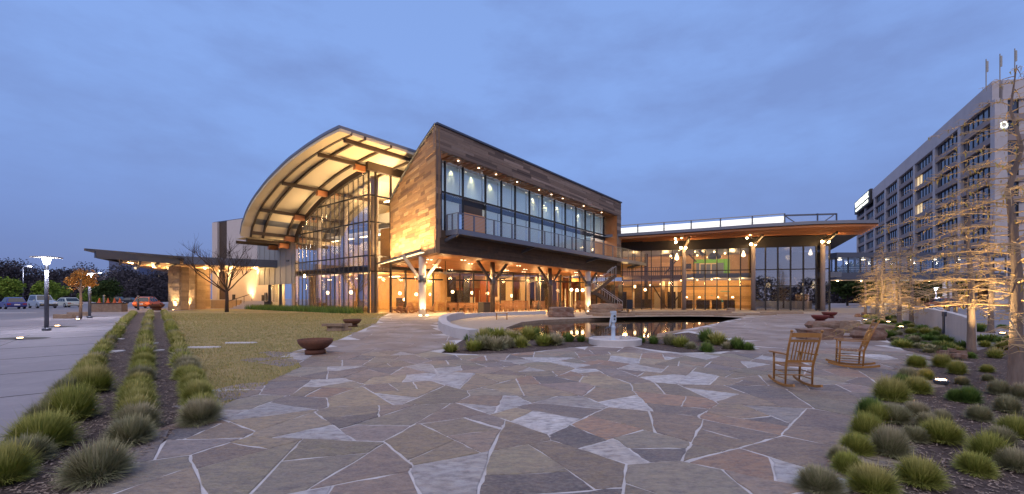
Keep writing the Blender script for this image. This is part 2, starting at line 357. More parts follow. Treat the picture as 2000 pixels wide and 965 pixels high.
lot = PX([(-300, 650), (60, 622), (200, 607), (245, 600)]) + [(-46, 75), (-60, 110), (-230, 110)]
sheet('parking_lot', lot, .004, 'asphalt')
sheet('road', PX([(1720, 607), (1790, 612), (1880, 624), (1930, 640), (2300, 650)]) + [(190, 75), (110, 78), (50, 66)], .004, 'asphalt')
wk = MB()
u_ = (G(262, 611) - G(0, 868)); u_.z = 0; u_.normalize(); v_ = Vector((-u_.y, u_.x, 0)); o_ = G(0, 868)
for i in range(-1, 14):
    a = o_ + u_ * (i * 3.2 + .4); b_ = a + v_ * 16
    wk.hexa([Vector((p.x, p.y, gz(p.y) + .0005)) for p in (a, b_, b_ + u_ * .022, a + u_ * .022)], [Vector((p.x, p.y, gz(p.y) + .004)) for p in (a, b_, b_ + u_ * .022, a + u_ * .022)])
for j in (2.6, 5.6, 9.4):
    a = o_ + v_ * j - u_ * 4; b_ = a + u_ * 34
    for f0, f1 in ((0, .5), (.5, 1)):
        q0, q1 = a.lerp(b_, f0), a.lerp(b_, f1); wk.hexa([Vector((p.x, p.y, gz(p.y) + .001)) for p in (q0, q1, q1 + v_ * .022, q0 + v_ * .022)], [Vector((p.x, p.y, gz(p.y) + .0045)) for p in (q0, q1, q1 + v_ * .022, q0 + v_ * .022)])
tag(recalc(wk.build('walk_joints', 'ash')), kind='structure')
# pond
b = MB(); n = len(pondG)
b.v = [Vector((x, y, gz(y) + .02)) for x, y in pondG] + [Vector((x, y, -.1)) for x, y in pondG]
b.f = [(i, (i + 1) % n, n + (i + 1) % n, n + i) for i in range(n)]
tag(b.build('pond_bank', 'stone'), kind='structure')
cx, cyy = sum(p[0] for p in pondG) / n, sum(p[1] for p in pondG) / n
bm = bmesh.new(); bm.faces.new([bm.verts.new((cx + (x - cx) * 1.0, cyy + (y - cyy) * 1.0, .445)) for x, y in pondG]); bmesh.ops.triangulate(bm, faces=bm.faces)
for f in bm.faces:
    f.normal_update()
    if f.normal.z < 0: f.normal_flip()
me = bpy.data.meshes.new('water'); bm.to_mesh(me); bm.free(); me.materials.append(MATS['water'])
tag(reg(bpy.data.objects.new('pond_water', me)), kind='structure')
kb = MB(); random.seed(8)
for i in range(7, len(pondG)):
    a, b_ = Vector((*pondG[i], 0)), Vector((*pondG[(i + 1) % len(pondG)], 0)); m_ = max(1, round((b_ - a).length / .9))
    for q in range(m_):
        p0, p1 = a.lerp(b_, q / m_), a.lerp(b_, (q + .97) / m_)
        if min(gz(p0.y), gz(p1.y)) > .5: continue
        kb.bar(Vector((p0.x, p0.y, .36)), Vector((p1.x, p1.y, .36)), U(.3, .42), .24 + U(-.02, .02))
tag(kb.build('pond_kerb', 'stone'), kind='structure')
# ---- flagstones: Laguerre cells over the patio, each its own stone
random.seed(21)
x0, x1 = min(p[0] for p in patG), max(p[0] for p in patG); y0, y1 = 3.2, max(p[1] for p in patG)
patio = tag(reg(bpy.data.objects.new('flagstone_patio', None)), kind='structure')
sites = []
def min_d(y): return 1.75 if y < 14 else 2.3
for _ in range(16000):
    x, y = U(x0 - 1, x1 + 1), U(y0 - 1, y1 + 1); d = min_d(y) * U(.75, 1)
    if all((q[0] - x) ** 2 + (q[1] - y) ** 2 > d * d for q in sites): sites.append((x, y))
def clip_half(P, nx, ny, c):   # keep n.p <= c
    o = []
    for i in range(len(P)):
        a, b_ = P[i], P[(i + 1) % len(P)]; da = nx * a[0] + ny * a[1] - c; db = nx * b_[0] + ny * b_[1] - c
        if da <= 0: o.append(a)
        if (da < 0) != (db < 0) and da != db: t = da / (da - db); o.append((a[0] + (b_[0] - a[0]) * t, a[1] + (b_[1] - a[1]) * t))
    return o
def area(P): return abs(sum(P[i - 1][0] * P[i][1] - P[i][0] * P[i - 1][1] for i in range(len(P)))) / 2
def cent(P): return sum(p[0] for p in P) / len(P), sum(p[1] for p in P) / len(P)
def split(P, out):
    cx_, cy_ = cent(P); A_ = area(P); lim = (U(.35, 1.15) if cy_ < 14 else U(1.2, 2.4))
    if A_ < lim or len(P) < 3: out.append(P); return
    sxx = sum((p[0] - cx_) ** 2 for p in P); syy = sum((p[1] - cy_) ** 2 for p in P); sxy = sum((p[0] - cx_) * (p[1] - cy_) for p in P)
    an = .5 * math.atan2(2 * sxy, sxx - syy) + U(-.55, .55); nx, ny = math.cos(an), math.sin(an)
    pr = [nx * p[0] + ny * p[1] for p in P]; c = lerp(min(pr), max(pr), U(.34, .66))
    split(clip_half(P, nx, ny, c), out); split(clip_half(P, -nx, -ny, -c), out)
def shrink(P, g_):
    A2 = sum(P[i - 1][0] * P[i][1] - P[i][0] * P[i - 1][1] for i in range(len(P)))
    Q = P if A2 > 0 else P[::-1]; R_ = list(Q)
    for i in range(len(Q)):
        a, b_ = Q[i], Q[(i + 1) % len(Q)]; dx, dy = b_[0] - a[0], b_[1] - a[1]; l = math.hypot(dx, dy)
        if l < 1e-6: continue
        nx, ny = dy / l, -dx / l; R_ = clip_half(R_, nx, ny, nx * a[0] + ny * a[1] - g_ * U(.9, 1.5))
    return R_
stones = []
for s in sites:
    P = [(s[0] - 3, s[1] - 3), (s[0] + 3, s[1] - 3), (s[0] + 3, s[1] + 3), (s[0] - 3, s[1] + 3)]
    for q in sites:
        if q is s or (q[0] - s[0]) ** 2 + (q[1] - s[1]) ** 2 > 36 or not P: continue
        P = clip_half(P, q[0] - s[0], q[1] - s[1], ((q[0] ** 2 + q[1] ** 2) - (s[0] ** 2 + s[1] ** 2)) / 2)
    if len(P) < 3: continue
    bits = []; split(P, bits)
    for P in bits:
        if len(P) < 3: continue
        mxx, myy = cent(P)
        if not inpoly(mxx, myy, patG) and not (myy < 13.5 and any(inpoly(p[0], p[1], patG) for p in P)): continue
        P = shrink(P, .0115)
        for _ in range(3): P = [p for i, p in enumerate(P) if math.hypot(p[0] - P[i - 1][0], p[1] - P[i - 1][1]) > .05]
        if len(P) < 3 or area(P) < .03: continue
        mxx, myy = cent(P)
        bad = lambda p: inpoly(p[0], p[1], pondG) or inpoly(p[0], p[1], bedG)
        for _ in range(4):
            if any(bad(p) for p in P): P = [p if not bad(p) else (lerp(mxx, p[0], .6), lerp(myy, p[1], .6)) for p in P]
        stones.append((mxx, myy, P))
stones.sort(key=lambda s: s[1])
rest = MB()
def stone_mesh(mb, P, mx_, my_, local):
    Q = []
    for i in range(len(P)):
        a, b_ = P[i], P[(i + 1) % len(P)]
        for t in (0, .22, .45, .7):
            Q.append((a[0] + (b_[0] - a[0]) * t + U(-.016, .016), a[1] + (b_[1] - a[1]) * t + U(-.016, .016)))
    top = .020 + U(-.004, .005); ox, oy = (mx_, my_) if local else (0, 0); oz = gz(my_) if local else 0
    tx, ty = U(-.003, .003), U(-.003, .003)
    def pt(x, y, z): return (x - ox, y - oy, gz(y) + z + tx * (x - mx_) + ty * (y - my_) - oz)
    n = len(Q); base = len(mb.v)
    mb.v += [Vector(pt(x, y, .002)) for x, y in Q]
    mb.v += [Vector(pt(x, y, top - .006)) for x, y in Q]
    ins = [(mx_ + (x - mx_) * (1 - .012 / max(.1, math.hypot(x - mx_, y - my_))), my_ + (y - my_) * (1 - .012 / max(.1, math.hypot(x - mx_, y - my_)))) for x, y in Q]
    mb.v += [Vector(pt(x, y, top)) for x, y in ins]
    for r in range(2): mb.f += [(base + r * n + i, base + r * n + (i + 1) % n, base + (r + 1) * n + (i + 1) % n, base + (r + 1) * n + i) for i in range(n)]
    mb.f.append(tuple(base + 2 * n + i for i in range(n)))
for k, (mx_, my_, P) in enumerate(stones):
    if k < 298:
        mb = MB(); stone_mesh(mb, P, mx_, my_, True)
        o = bpy.data.objects.new('flagstone', mb.mesh('flagstone', 'flagstone')); o.matrix_basis = Matrix.Translation((mx_, my_, gz(my_))); reg(o, patio)
    else: stone_mesh(rest, P, mx_, my_, False)
M('flagstone_far', (.24, .19, .165), .7, noise=[(.55, .9, (.38, .34, .33)), (.9, .8, (.15, .11, .10)), (6, .4, (.30, .22, .17))], bump=(6, .5, .03))
if rest.v: tag(rest.build('far_flagstones', 'flagstone_far', patio), kind='stuff')
print('STONES', len(stones), stones[min(297, len(stones) - 1)][1])
# ---- stone ledges round the far side of the pond
random.seed(5)
def slab(name, c, lx, ly, h, rz, mat, parent=None, n=9):
    mb = MB(); rs = [U(.82, 1.08) for _ in range(n)]
    ring = [(lx / 2 * rs[k] * math.copysign(abs(math.cos(6.2832 * k / n)) ** .6, math.cos(6.2832 * k / n)), ly / 2 * rs[k] * math.copysign(abs(math.sin(6.2832 * k / n)) ** .6, math.sin(6.2832 * k / n))) for k in range(n)]
    mb.hexa([(x * 1.02, y * 1.02, 0) for x, y in ring], [(x, y, h * U(.9, 1.05)) for x, y in ring])
    o = bpy.data.objects.new(name, mb.mesh(name, mat)); o.matrix_basis = Matrix.Translation(Vector(c)) @ Matrix.Rotation(rz, 4, 'Z'); return reg(o, parent)
for px, py, wpx, h in ((1200, 617.6, 80, .2), (1275, 616.2, 70, .16), (1250, 614.6, 95, .26), (1335, 616, 85, .16), (1320, 614.2, 110, .26), (1400, 616, 110, .18), (1425, 617.2, 60, .14), (1470, 615.5, 90, .16), (1530, 613.2, 80, .16), (1390, 613.4, 90, .28)):
    p = G(px, py); tag(slab('ledge_stone', p, wpx / F * p.y, 1.1, h, U(-.1, .1), 'stone'), 'flat tan ledge slab stacked along the far pond edge', 'ledge stone', 'ledge slabs edging the pond')
# stepping slabs
for px, py, wpx, l in ((225, 664, 28, .5), (222, 688, 36, .55), (300, 672, 14, .4), (310, 686, 16, .4), (392, 680, 70, .45), (470, 671, 60, .4)):
    p = G(px, py); tag(slab('stepping_slab', p + Vector((0, 0, .015)), wpx / F * p.y, l, .03, .1, 'pale_concrete'), 'thin pale stepping slab laid across lawn and shrub rows', 'paving slab', 'stepping slabs')
# ================================================================== ARCHED HALL (curtain wall + curved roof)
A = Vector((-13.0, 39.5, 0)); dW = Vector((-.776, .628, 0)).normalized(); nW = Vector((-dW.y, dW.x, 0)) * 1
nW = Vector((-.628, -.776, 0)).normalized()            # outwards, towards the lawn
angW = math.atan2(dW.y, dW.x)
GL = .6                                                  # flat ground level round the buildings
hall = thing('arched_hall', 'glass fronted hall under a curved overhanging roof beside the lawn', 'building', (A.x, A.y, GL))
OV = 5.5
Ao = A + nW * OV; Bo = Ao + dW * 10
rp = [on(px, py, Ao, Bo) for px, py in ((662, 244), (635, 257), (600, 279), (560, 309), (520, 349), (490, 389), (473, 424), (468, 453))]
def tpar(p): return (Vector((p.x, p.y, 0)) - Ao).dot(dW)
rt = [(tpar(p), p.z) for p in rp]; rt.sort()
def zroof(t):
    if t <= rt[0][0]: return rt[0][1]
    for (a, za), (b_, zb) in zip(rt, rt[1:]):
        if t <= b_: return za + (zb - za) * (t - a) / (b_ - a)
    return rt[-1][1]
T0, T1 = rt[0][0], rt[-1][0]
# smooth curve samples
ts = [T0 + (T1 - T0) * i / 40 for i in range(41)]
def zs(t): return sum(zroof(min(max(t + d, T0), T1)) for d in (-.9, -.45, 0, .45, .9)) / 5 if T0 + .9 < t < T1 - .9 else zroof(t)
INN = 15.0
def rpnt(t, u, dz): p = Ao + dW * t - nW * u; return Vector((p.x, p.y, zs(t) + dz))
mb = MB(); k = len(ts)
mb.v = [rpnt(t, 0, 0) for t in ts] + [rpnt(t, 0, -.22) for t in ts] + [rpnt(t, INN, 0) for t in ts] + [rpnt(t, INN, -.22) for t in ts]
for i in range(k - 1):
    mb.f += [(i, i + 1, 2 * k + i + 1, 2 * k + i), (k + i, 3 * k + i, 3 * k + i + 1, k + i + 1), (i, k + i, k + i + 1, i + 1), (2 * k + i, 2 * k + i + 1, 3 * k + i + 1, 3 * k + i)]
mb.f += [(0, 2 * k, 3 * k, k), (k - 1, 2 * k - 1, 4 * k - 1, 3 * k - 1)]
roof = mb.build('roof', 'blue_steel', hall)
# cream edge trim below roof
mb = MB()
for i in range(k - 1):
    t, t2 = ts[i], ts[i + 1]; a = [rpnt(t, .06, -.225), rpnt(t2, .06, -.225), rpnt(t2, 1.0, -.225), rpnt(t, 1.0, -.225)]
    mb.hexa(a, [p - Vector((0, 0, .22)) for p in a])
mb.build('edge_trim', 'cream', roof)
a = [rpnt(T0 + .05, 1.0, -.225), rpnt(T0 + .9, 1.0, -.225), rpnt(T0 + .9, INN, -.225), rpnt(T0 + .05, INN, -.225)]
MB().hexa(a, [p - Vector((0, 0, .22)) for p in a]).build('edge_trim', 'cream', roof)
# soffit panels between beams
bt = [T0 + 1.0] + [tpar(on(px, py, Ao + -nW * 4.2, Bo + -nW * 4.2)) for px, py in ((690, 328), (617, 370), (573, 400), (543, 424), (522, 438))] + [T1 - .3]
bt = sorted(bt)
us = (1.0, 2.2, 4.6, 8.0, INN)
for bi in range(len(bt) - 1):
    for ui in range(len(us) - 1):
        mb = MB(); nn = 5
        for q in range(nn):
            t, t2 = lerp(bt[bi], bt[bi + 1], q / nn), lerp(bt[bi], bt[bi + 1], (q + 1) / nn)
            a = [rpnt(t, us[ui] + .02, -.24), rpnt(t2, us[ui] + .02, -.24), rpnt(t2, us[ui + 1] - .02, -.24), rpnt(t, us[ui + 1] - .02, -.24)]
            mb.hexa(a, [p - Vector((0, 0, .05)) for p in a])
        mb.build('soffit_panel', 'cream', roof)
for u in (1.0, 2.2, 4.6, 8.0):
    mb = MB()
    for i in range(k - 1): mb.bar(rpnt(ts[i], u, -.38), rpnt(ts[i + 1], u, -.38), .18, .24)
    mb.build('purlin', 'beam', roof)
for t in bt:
    pbar('cantilever_beam', 'beam', roof, rpnt(t, 1.0, -.62), rpnt(t, INN - 1, -.62), .24, .32)
    if t not in (bt[0],): pbar('beam_end', 'corbel', roof, rpnt(t, 4.3, -.9), rpnt(t, 5.3, -.9), .42, .5)
# curtain wall
NB = 17; TW = T1 - .2
levels = [GL, 4.45, 5.86, 8.97, 11.4]
tt = [TW * i / NB for i in range(NB + 1)]
def wp(t, z): p = A + dW * t; return Vector((p.x, p.y, z))
for i, t in enumerate(tt):
    top = zs(t) - 1.0
    post('mullion', 'fin', hall, wp(t, 0) + nW * .03, GL, top, .06, .06, angW)
for z in levels[1:]:
    for i in range(NB):
        if zs(tt[i + 1]) - 1.0 > z + .1: pbar('transom', 'frame', hall, wp(tt[i], z), wp(tt[i + 1], z), .12, .12)
for i in range(NB):
    tops = zs((tt[i] + tt[i + 1]) / 2) - 1.05
    lv = [z for z in levels if z < tops - .3] + [tops]
    for z0, z1 in zip(lv, lv[1:]):
        c = (wp(tt[i], 0) + wp(tt[i + 1], 0)) / 2
        pbox('pane', 'blue_glass', hall, (c.x, c.y, (z0 + z1) / 2), (TW / NB - .09, .025, z1 - z0 - .1), angW)
    a, b_ = wp(tt[i], zs(tt[i]) - .88), wp(tt[i + 1], zs(tt[i + 1]) - .88)
    pbar('header', 'beam', hall, a, b_, .3, .5)
# return wall from A back towards the wooden wing
D = on(763, 500, A, A - nW * 5); D.z = 0
Lr = (D - A).length; angN = math.atan2(-nW.y, -nW.x)
zt = zs(0) - 1.0
for f in (0, .3, 1.0):
    p = A - nW * (Lr * f); post('mullion', 'fin', hall, p, GL, zt, .10, .24, angN)
for z in levels[1:]: pbar('transom', 'frame', hall, A + Vector((0, 0, z)), D + Vector((0, 0, z)), .1, .12)
lv = levels + [zt]
for f0, f1 in ((0, .3), (.3, 1)):
    for z0, z1 in zip(lv, lv[1:]):
        c = A - nW * (Lr * (f0 + f1) / 2); pbox('pane', 'pane_glass', hall, (c.x, c.y, (z0 + z1) / 2), (Lr * (f1 - f0) - .1, .025, z1 - z0 - .1), angN)
D2 = A - nW * 9
for z0, z1 in ((8.97, 11.4), (11.4, zt)):
    c = (D + D2) / 2; pbox('pane', 'pane_glass', hall, (c.x, c.y, (z0 + z1) / 2), ((D2 - D).length - .1, .025, z1 - z0 - .1), angN)
pbar('header', 'beam', hall, A + Vector((0, 0, zt + .45)) + nW * .2, D2 + Vector((0, 0, zt + .45)), .4, .95)
# metal siding panel at the far end of the curtain wall
t0, t1 = T1 - .2, 24.5
Wl = [(wp(t0, 0), 0), (wp(t1, 0), 0)]
nrib = 14
for i in range(nrib):
    a, b_ = wp(lerp(t0, t1, i / nrib), 0), wp(lerp(t0, t1, (i + 1) / nrib), 0); c = (a + b_) / 2
    pbox('siding_panel', 'grille', hall, (c.x, c.y, (3.6 + 10.3) / 2), (((t1 - t0) / nrib) - .05, .12 + .06 * (i % 2), 6.7), angW)
# interior of hall
inr = 8.5
a, b_ = A - nW * inr + dW * -1, wp(24.5, 0) - nW * inr
pbar('back_wall', 'interior_wall', hall, a + Vector((0, 0, 7)), b_ + Vector((0, 0, 7)), .2, 12.8)
for z, wd, off in ((4.75, 6.2, 5.2), (9.2, 5.2, 5.8)):
    pbar('floor_slab', 'slab_edge' if z > 5 else 'floor', hall, A - nW * off + dW * 1 + Vector((0, 0, z)), wp(22, z) - nW * off, wd, .45)
c = (A + wp(24, 0)) / 2 - nW * 4.2
pbox('floor', 'floor', hall, (c.x, c.y, GL + .02), (26, 8.2, .04), angW)
for t in (1.2, 6.5, 12, 17.5):
    p = wp(t, 0) - nW * 1.4; MB().tube([(p.x, p.y, GL), (p.x, p.y, zs(t) - 1)], .36, 14).build('column', 'column_paint', hall, True)
for t in (4, 9, 14):
    p = wp(t, 0) - nW * 1.9; pbox('stone_pier', 'pillar_stone', hall, (p.x, p.y, 2.5), (.9, .6, 3.8), angW)
for t, u, z0, z1, wd, mt in ((2, 7.9, 5.1, 9, 3.0, 'warm_wood'), (6, 7.9, 5.1, 8.6, 2.4, 'brick_red'), (10, 8, 5.1, 8.8, 3.5, 'white'), (15, 8, 5.1, 8.8, 3, 'cream'), (3, 8, 9.5, 12.6, 4, 'cream'), (9, 8, 9.5, 12, 4, 'white'), (1.5, 3.2, 5.0, 8.9, 2.6, 'warm_wood')):
    p = wp(t, 0) - nW * u; pbox('wall_panel', mt, hall, (p.x, p.y, (z0 + z1) / 2), (wd, .15, z1 - z0), angW)
for t in (1, 4, 7, 10, 13, 16):
    for z, u in ((12.2, 5), (8.6, 4), (4.1, 3.5)):
        if z > zs(t) - 1.4: continue
        p = wp(t, z) - nW * u
        mbx = pbar('ceiling_light', 'downlight', hall, p - dW * .7, p + dW * .7, .3, .08)
    p = wp(t, 0) - nW * 4
    if t % 2 == 1 or t == 4:
        if 12.0 < zs(t) - 1.2: light('POINT', (p.x, p.y, 11.6), 800, WARM2, .5, hall)
    light('POINT', (p.x, p.y, 7.6), 420, WARM2, .5, hall)
    light('POINT', (p.x, p.y, 3.4), 560, WARM, .4, hall)
for t in (3.5, 8, 13): 
    p = wp(t, 2.6) - nW * 3; MB().ball(p, .22).build('pendant_globe', 'globe', hall, True)
# uplights on the wall head washing the soffit
for t in (.3, 3, 6, 9, 12.2, 15):
    p = wp(t, zs(t) - 2.6) + nW * .55; pbox('uplight', 'steel', hall, p, (.35, .2, .2), angW)
    light('SPOT', p + Vector((0, 0, .2)), 300, WARM2, .3, hall, aim=rpnt(t, 1.6, 0), cone=150, blend=.9)
p = A - nW * 1.5 - dW * .9 + Vector((0, 0, zt - 1)); light('SPOT', p, 350, WARM2, .3, hall, aim=p + Vector((0.3, 0, 5)), cone=150, blend=.9)
# ground floor canopy line seen through glass + hedge
for i in range(NB):
    if i % 1 == 0 and i < NB: pbar('spandrel', 'frame', hall, wp(tt[i], 4.75) - nW * .12, wp(tt[i + 1], 4.75) - nW * .12, .08, .5)
# ================================================================== WOODEN WING
random.seed(11)
Cn = Vector((-5.4, 31.0, 0)); E = Vector((12.5, 50.0, 0)); LR = (E - Cn).length; dR = (E - Cn).normalized(); nR = Vector((dR.y, -dR.x, 0)); angR = math.atan2(dR.y, dR.x)
wing = thing('timber_wing', 'cantilevered timber clad wing with a long window wall and balcony', 'building', (Cn.x, Cn.y, GL))
def lin(off, pa, pb):   # height along the face from two pixels, on the plane offset outwards by off
    P0, P1 = Cn + nR * off, E + nR * off; a, b_ = on(*pa, P0, P1), on(*pb, P0, P1)
    sa, sb = (Vector((a.x, a.y, 0)) - P0).dot(dR), (Vector((b_.x, b_.y, 0)) - P0).dot(dR)
    return lambda s: a.z + (b_.z - a.z) * (s - sa) / (sb - sa)
def sat(px, off):       # distance along the face for a pixel column
    P0, P1 = Cn + nR * off, E + nR * off; a = on(px, 500, P0, P1); return (Vector((a.x, a.y, 0)) - P0).dot(dR)
ztop = lin(0, (852, 243), (1212, 397)); zopn = lin(0, (861, 294), (1205, 421)); zsof = lin(0, (850, 493), (1207, 536))
RC = 1.4
zwin = lambda s: zopn(s) - .05
ztrn = lin(-RC, (869, 376), (1192, 463)); BD = 1.35
zdkb = lin(BD, (885, 455), (1225, 513)); zdk = lambda s: zdkb(s) + .38
def fp(s, off, z): p = Cn + dR * s + nR * off; return Vector((p.x, p.y, z))
s0, s1 = sat(861, 0), sat(1205, 0)
# left face outline
dL = (D - Cn).normalized(); nL = Vector((-dL.y, dL.x, 0)); LL = (D - Cn).length; angL = math.atan2(dL.y, dL.x)
if nL.y > 0: nL = -nL
outl = [on(px, py, Cn, D) for px, py in ((852, 243), (836, 266), (820, 290), (806, 313), (792, 337), (778, 363), (765, 390))]
ol = [((Vector((p.x, p.y, 0)) - Cn).length, p.z) for p in outl]; ol[-1] = (LL, ol[-1][1])
def lp(f, off, z): p = Cn + dL * f + nL * off; return Vector((p.x, p.y, z))
z00 = zsof(0)
ring = [lp(0, -.02, z00), lp(LL, -.02, z00)] + [lp(f, -.02, z) for f, z in ol[::-1]]
mb = MB(); n = len(ring); mb.hexa(ring, [p - nL * .25 for p in ring]); recalc(mb.build('side_wall', 'plank', wing))
def fmax(z):
    if z >= ol[0][1]: return 0
    for (fa, za), (fb, zb) in zip(ol, ol[1:]):
        if z >= zb: return fa + (fb - fa) * (za - z) / (za - zb)
    return LL
PH = .29; z = z00; r = 0
while z < ol[0][1] - .05:
    fm = fmax(min(z + PH, ol[0][1])) if z + PH < ol[0][1] else 0
    f = 0 if r % 2 == 0 else 0
    while f < fm - .02:
        l = min(U(.7, 2.6), fm - f)
        if fm - f - l < .35: l = fm - f
        d = U(.012, .035); a = lp(f + .004, d, z + PH / 2); b_ = lp(f + l - .004, d, z + PH / 2)
        pbar('plank', 'plank', wing, a, b_, .05, PH - .012); f += l
    z += PH; r += 1
# roof of the wing and flashing
bk = 11
tA, tB = fp(0, 0, ztop(0)), fp(LR, 0, ztop(LR)); tC = fp(LR, -bk, ztop(LR) - 2.2); tD = lp(LL, 0, ol[-1][1])
MB().hexa([tA, tB, tC, tD], [p + Vector((0, 0, .12)) for p in (tA, tB, tC, tD)]).build('roof', 'steel', wing)
pbar('roof_flashing', 'steel', wing, fp(-.03, .06, ztop(0) + .06), fp(LR + .03, .06, ztop(LR) + .06), .2, .14)
for (fa, za), (fb, zb) in zip(ol, ol[1:]): pbar('roof_flashing', 'steel', wing, lp(fa, .03, za + .05), lp(fb, .03, zb + .05), .2, .12)
# end wall
a = [fp(LR, 0, zsof(LR)), fp(LR, -bk, zsof(LR)), fp(LR, -bk, ztop(LR) - 2.2), fp(LR, 0, ztop(LR))]
recalc(MB().hexa(a, [p - dR * .25 for p in a]).build('end_wall', 'plank_grey', wing))
# fascia: backing and planks
a = [fp(0, -.03, zopn(0)), fp(LR, -.03, zopn(LR)), fp(LR, -.03, ztop(LR)), fp(0, -.03, ztop(0))]
recalc(MB().hexa(a, [p - nR * .3 for p in a]).build('fascia', 'plank_grey', wing))
rows = 8
for r in range(rows):
    s = 0
    while s < LR - .05:
        l = min(U(1.2, 3.4), LR - s)
        if LR - s - l < .6: l = LR - s
        za = lambda q: lerp(zopn(q), ztop(q), (r + .5) / rows)
        h = (ztop(s + l / 2) - zopn(s + l / 2)) / rows; d = U(.0, .03)
        pbar('plank', 'plank_grey', wing, fp(s + .004, d, za(s)), fp(s + l - .004, d, za(s + l)), .05, h - .008); s += l
# jambs either side of the opening
for sa, sb in ((0, s0), (s1, LR)):
    zb, zt2 = zdk((sa + sb) / 2) - .6, zopn((sa + sb) / 2); nj = 14
    for q in range(nj):
        c = (zb + (zt2 - zb) * (q + .5) / nj); pbar('plank', 'plank_grey', wing, fp(sa, U(0, .03), c), fp(sb, U(0, .03), c), .05, (zt2 - zb) / nj - .012)
    a = [fp(sa, -.04, zb), fp(sb, -.04, zb), fp(sb, -.04, zt2 + .1), fp(sa, -.04, zt2 + .1)]
    sh = dR * (.62 if sa == 0 else 0)
    recalc(MB().hexa(a, [p - nR * (RC + .2) + sh for p in a]).build('jamb', 'soffit_wood', wing))
# recess soffit boards
nb = 44
for q in range(nb):
    sa, sb = lerp(s0, s1, q / nb), lerp(s0, s1, (q + 1) / nb); sm = (sa + sb) / 2
    pbox('soffit_board', 'soffit_wood', wing, fp(sm, -RC / 2 - .1, zopn(sm) + .03), (sb - sa - .015, RC + .1, .05), angR)
for px in (895, 935, 969, 1010, 1053, 1077, 1099, 1140, 1175):
    s = sat(px, -.6); p = fp(s, -.6, zopn(s) - .005)
    MB().tube([p, p - Vector((0, 0, .03))], .07, 10).build('downlight', 'downlight', wing)
    light('SPOT', p - Vector((0, 0, .1)), 26, WARM, .06, wing, aim=p - Vector((0, 0, 5)), cone=120)
# window wall in the recess
mpx = [861, 869, 904, 948, 979, 1006, 1034, 1059, 1083, 1104, 1125, 1143, 1160, 1179, 1196]
ms = [sat(p, -RC) for p in mpx]
for s in ms:
    post('mullion', 'frame', wing, fp(s, -RC, 0), zdk(s), zwin(s), .11, .16, angR)
lit = {2, 3, 6, 7, 8, 10, 12, 1}
for i in range(len(ms) - 1):
    a, b_ = ms[i], ms[i + 1]; m_ = (a + b_) / 2
    pbar('transom', 'frame', wing, fp(a, -RC, ztrn(a)), fp(b_, -RC, ztrn(b_)), .14, .12)
    pbar('spandrel', 'frame', wing, fp(a, -RC - .12, ztrn(a) - .34), fp(b_, -RC - .12, ztrn(b_) - .34), .05, .42)
    for z0, z1, lo in ((lambda s: ztrn(s), zwin, 0), (zdk, lambda s: ztrn(s), 1)):
        q = [fp(a + .05, -RC, z0(a) + .05), fp(b_ - .05, -RC, z0(b_) + .05), fp(b_ - .05, -RC, z1(b_) - .05), fp(a + .05, -RC, z1(a) - .05)]
        if lo and i in (2, 12, 13):
            zz = lambda s: z0(s) + 2.0
            qd = [q[0] - nR * .05, q[1] - nR * .05, fp(b_ - .05, -RC - .05, zz(b_)), fp(a + .05, -RC - .05, zz(a))]
            dr = quad('door', 'door_wood', wing, *qd, th=.06)
        else:
            quad('pane', 'clear_glass', wing, *q, th=.02)
        if not (lo and i in (2, 12, 13)): quad('roller_shade', 'shade', wing, *[p - nR * .42 for p in q], th=.01)
    if i in lit:
        p = fp(m_, -RC - .22, zwin(m_) - .12); light('SPOT', p, 330, (1, .80, .34), .05, wing, aim=p - nR * .16 - Vector((0, 0, 2.2)), cone=62, blend=.9)
for s in [lerp(2, LR - 2, i / 6) for i in range(7)]:
    pass
for s in [lerp(1.5, LR - 1.5, i / 7) for i in range(8)]:
    light('POINT', fp(s, -RC - 2.2, ztrn(s) + .3), 260, (.82, .92, 1), .5, wing)
# underside wall below the balcony
nrow = 6
for r in range(nrow):
    s = .15
    while s < LR - .1:
        l = min(U(1.5, 3.5), LR - s)
        if LR - s - l < .5: l = LR - s
        zm = lambda q: lerp(zsof(q), zdkb(q) + .1, (r + .5) / nrow)
        h = (zdkb(s) + .1 - zsof(s)) / nrow
        pbar('plank', 'dark_wood', wing, fp(s, -.02, zm(s)), fp(s + l - .01, -.02, zm(s + l)), .06, h - .012); s += l
a = [fp(0, -.06, zsof(0)), fp(LR, -.06, zsof(LR)), fp(LR, -.06, zdk(LR)), fp(0, -.06, zdk(0))]
recalc(MB().hexa(a, [p - nR * .2 for p in a]).build('lower_wall', 'dark_wood', wing))
# wing floor behind the windows
a = [fp(.3, -.3, zdk(0) - .2), fp(LR - .3, -.3, zdk(LR) - .2), fp(LR - .3, -bk, zdk(LR) - .2), fp(1.3, -RC - 1, zdk(0) - .2)]
recalc(MB().hexa(a, [p + Vector((0, 0, .18)) for p in a]).build('wing_floor', 'floor', wing))
